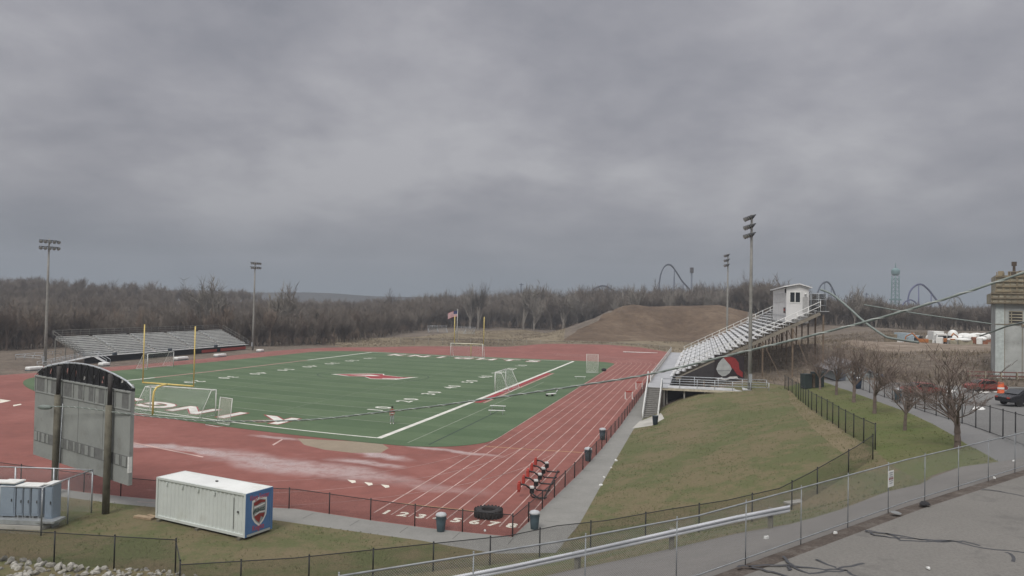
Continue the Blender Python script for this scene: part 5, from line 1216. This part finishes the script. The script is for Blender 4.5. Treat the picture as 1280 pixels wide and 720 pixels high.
# ------------------------------------------------------------------ overhead cables
M_cable = mat('grey_green_cable', (.20,.235,.215), .6, 0, .3, 2); M_wrap = mat('pale_cable_lashing', (.42,.45,.42), .5, .2)
def sm(P, n=6):                            # smooth curve through points
    o = []
    for i in range(len(P)-1):
        p0, p1, p2, p3 = P[max(i-1,0)], P[i], P[i+1], P[min(i+2,len(P)-1)]
        for k in range(n):
            s = k/n; o.append(.5*((2*p1)+(p2-p0)*s+(2*p0-5*p1+4*p2-p3)*s*s+(3*p1-p0-3*p2+p3)*s**3))
    return o+[P[-1]]
dP = P1.y
def cable(px_, d0, d1, r, label, wrap=None):
    u0, u1 = px_[0][0], px_[-1][0]; P = []
    for u, v in px_:
        f = (u-u0)/(u1-u0); P.append(GD(u, v, 1/((1-f)/d0+f/d1)))
    C = sm(P, 10); o = C[0].copy(); t = thing('overhead_cable', label, 'cable', o)
    C = [p-o for p in C]
    MB().tube(C, r, 8).build('strand', M_cable, t, True)
    if wrap:
        L = 0; Q = []
        for a, b in zip(C, C[1:]):
            n = max(2, int((b-a).length/.11)); tt = (b-a).normalized(); x = tt.cross(Vector((0,0,1))).normalized(); y = tt.cross(x)
            for k in range(n):
                s = k/n; g = 2*PI*(L+(b-a).length*s)/wrap; Q.append(a.lerp(b, s)+(x*math.cos(g)+y*math.sin(g))*r*.9)
            L += (b-a).length
        MB().tube(Q, r*.55, 5).build('lashing', M_wrap, t, True)
cable([(62,508),(100,509.5),(165,518),(225,524),(280,526.5),(380,525),(470,516),(540,508),(620,497),(720,482.5),(815,467),(937,438),(1060,408),(1180,374),(1300,334)], P1.y-.35, 20, .033, 'thick lashed overhead cable crossing the whole field from the scoreboard', .8)
cable([(1026,362),(1040,368),(1060,384),(1080,402),(1104,419),(1115,423),(1148,428)], 120, 100, .17, 'thin overhead cable dropping past the press box towards the construction yard')
cable([(1080,381),(1115,387),(1160,394),(1200,399.5),(1240,405)], 90, 80, .07, 'thin taut wire running to the concrete tower')
cable([(1225,420),(1245,413),(1262,407),(1300,399)], 60, 40, .06, 'short dark wire passing in front of the concrete tower')
M_knot = MB().ball((0,0,0),(.5,.16,.16),10,6).build('cable_clamp', M_cable); M_knot.location = GD(56,509,P1.y-.4); tag(M_knot, 'grey cable clamp at the left scoreboard pole', 'clamp')
# ------------------------------------------------------------------ bare trees
def bark(name, col, var=.3, twig=None):
    m = bpy.data.materials.new(name); t = nt(m); co = co_world(t); a = noise(t, co, .045, 6, .68); b = noise(t, co, 3, 4, .7)
    c = ramp(t, a, [(.3, tuple(x*(1-var) for x in col)),(.5, col),(.7, twig or tuple(x*(1+var) for x in col))]); c = mixc(t, mth(t, 'MULTIPLY', b, .35), c, tuple(x*.5 for x in col))
    finish(t, c, .95, 0, None); return m
M_bark = bark('grey_brown_bark', (.160,.125,.105)); M_wbark = bark('woodland_bark', (.165,.138,.112), .38, (.25,.225,.19)); M_pbark = bark('pale_winter_bark', (.24,.22,.19))
M_redbark = bark('reddish_brown_bark', (.20,.155,.12))
def grow(seed, H, spread, levels, first, nb, len0, shrink, wob, up_, mintip):
    """branch segments (p0, p1, r0, r1, level)"""
    R = random.Random(seed); S = []
    def br(p, d, L, r, lv):
        n = 4 if lv < 2 else 3 if lv < 4 else 2; q = p; rr = r; pts = [(p, r)]
        for i in range(n):
            d = (d+Vector((R.gauss(0,wob), R.gauss(0,wob), R.gauss(0,wob*.6)+up_*.12))*(1 if lv else .5)).normalized()
            e = q+d*(L/n); r2 = max(rr*(.88 if lv else .93), mintip); S.append((q, e, rr, r2, lv)); q, rr = e, r2; pts.append((q, rr))
        if lv >= levels: return
        k = nb[min(lv, len(nb)-1)]
        for i in range(k):
            f = R.uniform(.35, 1.0) if lv else R.uniform(first, 1.0)
            if i == 0: f = 1.0
            j = min(int(f*n), n); bp, brad = pts[j]
            az = R.uniform(0, 2*PI); sp_ = R.uniform(.45, 1.0)*spread*(1.0 if i else .5)
            x = d.orthogonal().normalized(); y = d.cross(x); nd = (d*math.cos(sp_)+(x*math.cos(az)+y*math.sin(az))*math.sin(sp_)); nd.z += up_*.25; nd.normalize()
            br(bp, nd, L*shrink*R.uniform(.75,1.15), max(brad*R.uniform(.55,.78), mintip), lv+1)
    br(Vector((0,0,0)), Vector((R.gauss(0,.04), R.gauss(0,.04), 1)), len0, H*.022, 0)
    return S
def segmesh(name, S, m, sides=(6,5,4,3), flat_from=99):
    V, F = [], []
    for p, q, r0, r1, lv in S:
        d = (q-p).normalized(); x = d.orthogonal().normalized(); y = d.cross(x); b = len(V)
        if lv >= flat_from:
            V += [p-x*r0, p+x*r0, q]; F.append((b, b+1, b+2)); continue
        n = sides[min(lv, len(sides)-1)]
        for c, r in ((p, r0), (q, r1)):
            for k in range(n): g = 2*PI*k/n; V.append(c+(x*math.cos(g)+y*math.sin(g))*r)
        for k in range(n): F.append((b+k, b+(k+1) % n, b+n+(k+1) % n, b+n+k))
    me = bpy.data.meshes.new(name); me.from_pydata([tuple(v) for v in V], [], F); me.materials.append(m); return me
def lawn_tree(seed, H):
    S = grow(seed, H, .80, 6, .88, (7,3,3,3,2,2), H*.36, .74, .075, .30, .0105*H/6)
    zs = max(q.z for _, q, *_ in S); k = H/zs; S = [(p*k, q*k, a*k, b*k, l) for p, q, a, b, l in S]
    return S
TREES = {}
def put_tree(loc, H, seed, label, rz, group='bare trees in a row on the lawn', fat=1.0):
    t = thing('bare_tree', label, 'tree', loc, rz, 1, group); key = seed
    if key not in TREES:
        S = lawn_tree(seed, 6.0); S = [(p, q, a*(1.25 if l == 0 else 1), b, l) for p, q, a, b, l in S]
        low = [s for s in S if s[4] <= 1]; hi = [s for s in S if s[4] > 1]
        TREES[key] = (segmesh('trunk', low, M_bark, (9,7)), segmesh('crown', hi, M_bark, (5,5,4,3)))
    for nm, me in zip(('trunk', 'crown'), TREES[key]):
        o = bpy.data.objects.new(nm, me); COL.objects.link(o); o.parent = t; o.scale = (H/6*fat, H/6*fat, H/6)
    return t
for (u, v, vt, seed, label, rz, fat) in ((1197,561,424,11,'largest bare lawn tree, closest to the silver road fence',.3,1.5),(1131,538,440,12,'bare lawn tree second from the silver road fence',1.3,1.1),(1093,517,424,13,'bare lawn tree third from the silver road fence, forked low',2.1,1.15),
        (1067,503,416,14,'reddish bare lawn tree just past the gable of the grey house',.9,1.15),(1045.5,493.5,418,11,'bare lawn tree in front of the left slope of the house roof',3.4,1.2),(1025,487,424,12,'farthest bare lawn tree, beside the dark green utility boxes',4.2,1.15)):
    p = TZ(u, v); put_tree(p, (v-vt)*p.y/FPX*1.02, seed, label, rz, fat=fat)
# woodland templates
def wood_tree(seed, H, spread=.42, up_=.9, tw=.032, lv=3):
    S = grow(seed, H, spread, lv, .38, (8,4,3), H*.42, .78, .08, up_, .02)
    zs = max(q.z for _, q, *_ in S); k = H/zs; S = [(p*k, q*k, a*k, b*k, l) for p, q, a, b, l in S]
    R = random.Random(seed); T_ = []
    for p, q, a, b, l in S:
        if l >= 2:
            for _ in range(3):
                s = R.random(); c = p.lerp(q, s); d = ((q-p).normalized()+Vector((R.gauss(0,.5), R.gauss(0,.5), R.gauss(.3,.4)))).normalized(); T_.append((c, c+d*R.uniform(.7,1.8), tw, 0, 9))
    return S+T_
def arrays(S):
    V, F = [], []
    for p, q, r0, r1, lv in S:
        d = (q-p).normalized(); x = d.orthogonal().normalized(); y = d.cross(x); b = len(V)
        if lv >= 2: V += [p-x*r0, p+x*r0, q]; F.append((b, b+1, b+2))
        else:
            for c, r in ((p, r0), (q, r1)):
                for k in range(3): g = 2*PI*k/3; V.append(c+(x*math.cos(g)+y*math.sin(g))*r)
            for k in range(3): k2 = (k+1) % 3; F += [(b+k, b+k2, b+3+k2), (b+k, b+3+k2, b+3+k)]
    return np.array([tuple(v) for v in V]), np.array(F)
WT = [arrays(wood_tree(20+i, 12.0, (.55,.7,.5,.75,.6)[i], (.9,.6,1.1,.6,.8)[i])) for i in range(5)]
BT = [arrays(wood_tree(60+i, 12.0, .7, .7, .09, 2)) for i in range(5)]
def scatter(name, label, spots, m, tp=None):
    VV, FF = [], []; b = 0
    for x, y, h, i in spots:
        v, f = (tp or WT)[i]; a = random.uniform(0, 2*PI); c, s = math.cos(a), math.sin(a); k = h/12.0; kw = k*random.uniform(1.0,1.5)
        q = np.empty_like(v); q[:,0] = (v[:,0]*c-v[:,1]*s)*kw+x; q[:,1] = (v[:,0]*s+v[:,1]*c)*kw+y; q[:,2] = v[:,2]*k+Zr(x, y)-.2
        VV.append(q); FF.append(f+b); b += len(v)
    V = np.concatenate(VV); F = np.concatenate(FF).astype(np.int32); me = bpy.data.meshes.new(name)
    me.vertices.add(len(V)); me.vertices.foreach_set('co', V.astype(np.float32).ravel()); me.loops.add(F.size); me.loops.foreach_set('vertex_index', F.ravel())
    me.polygons.add(len(F)); me.polygons.foreach_set('loop_start', np.arange(0, F.size, 3, dtype=np.int32)); me.polygons.foreach_set('loop_total', np.full(len(F), 3, np.int32)) if False else None
    me.update(calc_edges=True); me.materials.append(m); o = bpy.data.objects.new(name, me); COL.objects.link(o); tag(o, label, 'woodland', None, 'stuff'); return o
def edge_d(u):                             # where the wood begins along each sight line
    pts_ = ((-120,150),(0,165),(60,178),(150,185),(300,193),(330,198),(420,218),(480,262),(520,300),(560,332),(640,345),(700,340),(760,325),(905,326),(940,300),(1000,270),(1060,255),(1120,240),(1300,235))
    for (a, x), (b, y) in zip(pts_, pts_[1:]):
        if a <= u <= b: return x+(y-x)*(u-a)/(b-a)
    return 300
spots = []
random.seed(31)
n = 0
while n < 3600:
    u = random.uniform(-110, 1010); d0 = edge_d(u)
    deep = 290 if u < 330 else 230 if u < 480 else 110 if u < 930 else 70
    d = d0+6+deep*random.random()**1.15
    if random.random() > (d/480)**.7+.15: continue
    p = GD(u, 380, d); h = random.uniform(6.5,10.5)
    if u > 480: h = random.uniform(7.5,12.0)*(1.12 if u > 640 else 1.0)*d/320
    if u > 720: h *= 1.12
    if random.random() < .03: h *= 1.25
    spots.append((p.x, d, h, random.randrange(5))); n += 1
for k in range(700):                        # ridge woods and the low wood behind the construction yard
    u = random.uniform(1000, 1290); d = edge_d(u)+random.random()**1.3*160; p = GD(u, 380, d); spots.append((p.x, d, random.uniform(6.5,10.0)*(1.15 if u < 1100 else 1), random.randrange(5)))
scatter('woodland', 'dense grey brown bare winter woods covering the hill behind the field', spots, M_wbark)
# shrubby undergrowth that closes the foot of the wood
us = []
for k in range(2200):
    u = random.uniform(-110, 990); d = edge_d(u)+random.random()*60; p = GD(u, 380, d); us.append((p.x, d, random.uniform(2.2,4.8), random.randrange(5)))
scatter('undergrowth', 'brown leafless brush along the foot of the woods', us, M_redbark, BT)
def tufts(name, label, pts_, hgt, wid, nb, m):
    # short blades standing in small clumps
    P = np.array(pts_); n_ = len(P); rg = np.random.default_rng(3); V = np.empty((n_*nb, 3, 3)); 
    base = np.repeat(P, nb, 0); h = np.repeat(rg.uniform(hgt*.5, hgt, n_), nb)*rg.uniform(.6, 1.1, n_*nb); a = rg.uniform(0, 2*PI, n_*nb); w = wid*rg.uniform(.6, 1.4, n_*nb)
    off_ = rg.normal(0, hgt*.35, (n_*nb, 2)); base[:, :2] += off_; lean = rg.normal(0, .55, (n_*nb, 2))*h[:, None]
    dx, dy = np.cos(a)*w, np.sin(a)*w
    V[:, 0] = base + np.column_stack([dx, dy, -.02+0*dx]); V[:, 1] = base - np.column_stack([dx, dy, .02+0*dx]); V[:, 2] = base + np.column_stack([lean, h])
    F = np.arange(n_*nb*3, dtype=np.int32); me = bpy.data.meshes.new(name); me.vertices.add(n_*nb*3); me.vertices.foreach_set('co', V.astype(np.float32).ravel()); me.loops.add(F.size); me.loops.foreach_set('vertex_index', F)
    me.polygons.add(n_*nb); me.polygons.foreach_set('loop_start', np.arange(0, F.size, 3, dtype=np.int32)); me.update(calc_edges=True); me.materials.append(m); o = bpy.data.objects.new(name, me); COL.objects.link(o); tag(o, label, 'grass', None, 'stuff')
def on_zone(idx, dens_, seed, ymax=200, clump=None):
    ids = np.where((lab == idx) & (cen[:, 1] < ymax) & (cen[:, 1] > 18))[0]; rg = np.random.default_rng(seed); out = []
    A3 = np.column_stack([GV, GZ]); a_, b_, c_ = A3[tri[ids, 0]], A3[tri[ids, 1]], A3[tri[ids, 2]]
    ar = np.abs(np.cross((b_-a_)[:, :2], (c_-a_)[:, :2]))/2; k = rg.poisson(ar*dens_); r = np.repeat(np.arange(len(ids)), k)
    s, q = rg.random(len(r)), rg.random(len(r)); fl = s+q > 1; s[fl] = 1-s[fl]; q[fl] = 1-q[fl]
    P = a_[r]+(b_-a_)[r]*s[:, None]+(c_-a_)[r]*q[:, None]
    if clump: keep = np.array([mnoise.noise(Vector((x*clump, y*clump, 5))) > rg.normal(0, .28) for x, y, z in P]); P = P[keep]
    return P
zi = {n_: i for i, (n_, *_r) in enumerate(allz)}
M_bl = bark('grass_blades', (.115,.135,.048), .3, (.175,.155,.075)); M_dryb = bark('dry_stalks', (.22,.18,.13), .35, (.30,.25,.19))
tufts('grass_tufts', 'tufts of worn grass over the bank and the verge', np.concatenate([on_zone(zi['grass'], 13, 1, 100, .35), on_zone(zi['dry_strip'], 12, 8, 110), on_zone(zi['lawn'], 11, 2, 110, .4)]), .11, .014, 3, M_bl)
bp = on_zone(-1, 1.7, 4, 210, .12); bp = bp[(bp[:, 2] > 2.2) & (bp[:, 0] > 24)]
tufts('dry_grass', 'dry brown stalks on the banks beyond the stand and the lot', bp, .85, .05, 4, M_dryb)
tp2 = on_zone(zi['dry_field'], .8, 6, 345, .06); tufts('dry_grass', 'dry tan grass on the field behind the track', tp2, .6, .07, 4, M_dryb)
# trees one can tell apart at the edge of the wood
EDGE = {}
def edge_tree(u, vt, d, seed, label, m=M_pbark, group='tall bare trees standing out of the woods', sp_=.42, up_=.9):
    p = GD(u, 380, d); p.z = Z(p.x, p.y); y0 = 380+.02*(u-640); H = HCAM+(y0-vt)*d/FPX-p.z
    t = thing('bare_tree', label, 'tree', p, random.uniform(0,6), 1, group); key = (seed, m.name)
    if key not in EDGE:
        S = wood_tree(seed, 12, .55, up_, .045); EDGE[key] = (segmesh('trunk', [s for s in S if s[4] <= 0], m, (6,)), segmesh('crown', [s for s in S if s[4] > 0], m, (5,4,3), 2))
    for nm, me in zip(('trunk', 'crown'), EDGE[key]): o = bpy.data.objects.new(nm, me); COL.objects.link(o); o.parent = t; o.scale = (H/12*1.15, H/12*1.15, H/12)
random.seed(5)
for u, vt, d, s_, l in ((598,348,330,41,'tallest bare tree standing alone above the woods behind the far goal'),(588,356,334,42,'slighter bare tree left of the tallest one behind the far goal'),(250,348,240,43,'left tree of the bare clump above the hill between the masts'),(262,345,236,44,'tallest tree of the bare clump above the hill between the masts'),(274,350,242,42,'right tree of the bare clump above the hill between the masts'),
        (345,356,222,45,'bare tree just right of the second mast, left of a pair'),(356,355,226,43,'bare tree just right of the second mast, right of a pair'),(655,352,340,41,'bare tree above the woods left of the low coaster arch'),(668,360,338,44,'shorter bare tree beside the one left of the low coaster arch'),(704,362,330,42,'bare tree on the skyline left of the low coaster arch'),
        (1068,358,250,43,'bare tree on the skyline right of the press box'),(1075,362,254,45,'paler bare tree on the skyline right of the press box'),(1095,368,246,42,'bare tree on the skyline left of the lattice tower'),(1195,372,240,44,'bare tree on the skyline beside the concrete tower')):
    edge_tree(u, vt, d, s_, l)
for k in range(46):
    u = 690+6.3*k+jit(3); edge_tree(u, 380+.02*(u-640)-random.uniform(9,20)-(7 if 790 < u < 930 else 0), edge_d(u)+2+random.uniform(0,25), 41+k % 5, 'pale bare tree in the ragged skyline row behind the dirt mound and the stand', M_pbark if k % 3 else M_wbark, 'bare trees along the skyline behind the mound')
for k in range(44):
    u = -10+11.5*k+jit(4); 
    if u > 470: u = 470+ (u-470)
    edge_tree(u, 380+.02*(u-640)+random.uniform(5, 22)-(6 if u > 480 else 0), edge_d(u)+random.uniform(0,14), 41+k % 5, 'grey bare tree in the front row of the woods behind the field', M_wbark if k % 2 else M_redbark, 'bare trees along the front edge of the woods')
# one evergreen
p = GD(397, 380, 224); p.z = Z(p.x, p.y); t = thing('evergreen_tree', 'small dark evergreen among the bare woods', 'tree', p)
MB().tube([(0,0,0),(0,0,9.6)], [.18,.03], 8).build('trunk', M_wbark, t, True)
R_ = random.Random(3); m = MB()
for k in range(900):
    z = 1.5+8*R_.random(); r = (9.8-z)*.30*R_.uniform(.35,1.05); a = R_.uniform(0,6.28); c = Vector((r*math.cos(a), r*math.sin(a), z)); d = Vector((math.cos(a), math.sin(a), -.35))*R_.uniform(.3,.6); n_ = Vector((-math.sin(a), math.cos(a), R_.gauss(0,.3)))*.16
    b = len(m.v); m.v += [c-n_, c+n_, c+d]; m.f.append([b, b+1, b+2])
m.build('crown', mat('dark_evergreen_needles', (.018,.026,.018), .9), t)
# ------------------------------------------------------------------ far ridge
hr = []; nn = 90
me = bpy.data.meshes.new('far_ridge'); V, F = [], []
for i in range(nn+1):
    u = -250+1800*i/nn; top_v = 380+.02*(u-640)-(7 if u < 700 else 4)+1.5*math.sin(u*.013)+1.0*math.sin(u*.041+1)-(0 if u > 400 else (400-u)*.010)
    for dd, hh in ((1350,None),(1500,1),(1900,None)):
        p = GD(u, top_v, 1500); z = p.z if hh else -30; q = Vector((p.x*dd/1500, dd, z)); V.append(q)
for i in range(nn):
    for j in range(2): a_ = i*3+j; F.append([a_, a_+3, a_+4, a_+1])
me.from_pydata([tuple(v) for v in V], [], F); me.materials.append(ground_mat('distant_wooded_ridge', [(.3,(.050,.055,.058)),(.7,(.068,.07,.07))], .02, .15, .4)); o = bpy.data.objects.new('hills', me); COL.objects.link(o); o['kind'] = 'structure'
# ------------------------------------------------------------------ amusement park on the horizon
M_blue = mat('violet_blue_steel', (.085,.095,.20), .5, 0, .1); M_bluel = mat('slate_blue_steel', (.095,.115,.15), .5, 0, .1); M_teal = mat('sea_green_steel', (.13,.23,.23), .5, 0, .15)
def coaster(px_, d, label, m, supports, w=1.0):
    P = [GD(u, v, d+dd) for u, v, dd in px_]; o = P[0].copy(); o.z = Zr(o.x, min(o.y, 700)); t = thing('roller_coaster', label, 'roller coaster', o, 0, 1, 'roller coasters on the horizon')
    C = [p-o for p in sm(P, 8)]
    MB().tube(C, .62*w, 8).build('spine', m, t, True)
    for s_ in (-1, 1): MB().tube([p+Vector((0,s_*.7*w,.7*w)) for p in C], .2*w, 5).build('rail', m, t, True)
    for i in supports:
        p = C[int(i*(len(C)-1))]; g = -6 - 0
        for s_ in (-1, 1): MB().tube([p, Vector((p.x+s_*2.2*w, p.y+s_*3, g))], .34*w, 6).build('support', m, t, True)
coaster([(823,372,0),(824,356,0),(826,343,0),(830,334,2),(835,331,4),(840,333,6),(846,341,8),(853,352,10),(861,361,12),(868,372,14)], 620, 'tall slate blue coaster hill rising behind the dirt mound', M_bluel, (.15,.62,.8))
coaster([(728,375,0),(735,369,0),(742,362,0),(750,358,2),(757,358,4),(764,362,6),(772,370,8)], 640, 'low slate blue coaster arch left of the tall coaster hill', M_bluel, (.5,))
coaster([(1022,366,0),(1026,357,0),(1031,353,2),(1036,354,4),(1041,362,6),(1046,374,8),(1050,384,9)], 600, 'slate blue coaster crest just right of the press box', M_bluel, (.35,.62))
coaster([(1136,385,0),(1135,375,0),(1138,364,0),(1145,357,2),(1152,356,3),(1160,362,5),(1168,372,7),(1176,383,9)], 600, 'violet blue coaster loop right of the lattice tower', M_blue, (.18,.5,.8))
coaster([(1126,386,0),(1130,379,1),(1137,375,2),(1144,378,3),(1148,385,4)], 590, 'small violet blue coaster hump left of the big loop', M_blue, (.5,), .7)
coaster([(1178,386,0),(1184,378,1),(1190,372,2),(1198,372,3),(1203,380,4),(1205,386,5)], 640, 'pale grey coaster hill between the loop and the concrete tower', mat('faded_grey_steel', (.20,.22,.23), .6), (.3,.6), .7)
tp_ = GD(1119, 385, 700); tp_.z = 2; k = 700/FPX; t = thing('observation_tower', 'slim sea green lattice tower with a wide top deck on the horizon', 'tower', tp_, .3)
def tz_(v): return HCAM+(389-v)*k-2
m = MB()
def hw(z): f = z/tz_(340); return 2.7-.5*min(1, f*1.4)
for sx_ in (-1,1):
    for sy_ in (-1,1): m.tube([(sx_*hw(0)*1.2,sy_*hw(0)*1.2,-6)]+[(sx_*hw(z),sy_*hw(z),z) for z in np.linspace(2,tz_(344),8)], .55, 6)
m.build('leg', M_teal, t, True)
m = MB(); zz = list(np.linspace(2, tz_(346), 12))
for a, b in zip(zz, zz[1:]):
    for q in range(4):
        c0, c1 = [((-1,-1),(1,-1)),((1,-1),(1,1)),((1,1),(-1,1)),((-1,1),(-1,-1))][q]; m.bar((c0[0]*hw(a),c0[1]*hw(a),a),(c1[0]*hw(b),c1[1]*hw(b),b),.35,.35); m.bar((c1[0]*hw(a),c1[1]*hw(a),a),(c0[0]*hw(b),c0[1]*hw(b),b),.35,.35)
m.build('brace', M_teal, t)
MB().box((0,0,tz_(374)),(7.4,7.4,1.4)).build('lower_deck', M_teal, t); MB().lathe([(2.2,tz_(344)),(3.6,tz_(342)),(3.9,tz_(340)),(3.9,tz_(337.5)),(3.2,tz_(336)),(1.6,tz_(334.5))], n=20).build('top_deck', M_teal, t); MB().tube([(0,0,tz_(334)),(0,0,tz_(328))], [.6,.2], 6).build('spire', M_teal, t)
tp_ = GD(864, 385, 620); tp_.z = 2; k = 620/FPX; t = thing('drop_tower', 'thin dark drop ride tower right of the tall coaster hill', 'tower', tp_)
z9 = HCAM+(384-334)*k-2; MB().tube([(0,0,-4),(0,0,z9)], .75, 8).build('shaft', M_bluel, t, True); MB().box((0,0,z9-2.2),(2.6,2.6,4.4)).build('head', mat('dark_steel_post', (1,1,1)), t); MB().box((0,0,z9*.35),(2.2,2.2,2)).build('carriage', M_dark, t)
for u, vt, l in ((651,354,'thin pylon above the woods left of the low coaster arch'),(1083,366,'thin dark pylon on the skyline left of the lattice tower')):
    p = GD(u, 385, 560); p.z = 2; k = 560/FPX; y0 = 380+.02*(u-640); zt9 = HCAM+(y0-vt)*k-2; t = thing('pylon', l, 'pylon', p)
    m = MB()
    for s_ in (-1,1): m.tube([(s_*1.4,0,-4),(s_*.3,0,zt9)], .22, 5)
    for i in range(7): m.bar((-1.3+.15*i,0,zt9*i/7),(1.1-.15*i,0,zt9*(i+1)/7),.2,.2)
    m.build('frame', M_bluel, t); MB().box((0,0,zt9-1),(3.4,.4,.4)).build('crossarm', M_bluel, t)
# ------------------------------------------------------------------ cloudy dim air towards the horizon
hz = MB().box((0, 340, 32), (1500, 1400, 75)).build('haze', M_dark); hz.data.materials.clear(); hm = bpy.data.materials.new('pale_air'); t = nt(hm)
pv_ = N(t, 'ShaderNodeVolumePrincipled'); pv_.inputs['Color'].default_value = (.78,.83,.9,1); pv_.inputs['Density'].default_value = .0004; ho = N(t, 'ShaderNodeOutputMaterial'); t.links.new(pv_.outputs[0], ho.inputs['Volume']); hz.data.materials.append(hm); tag(hz, None, None, None, 'stuff')
if not HAZE: bpy.data.objects.remove(hz)
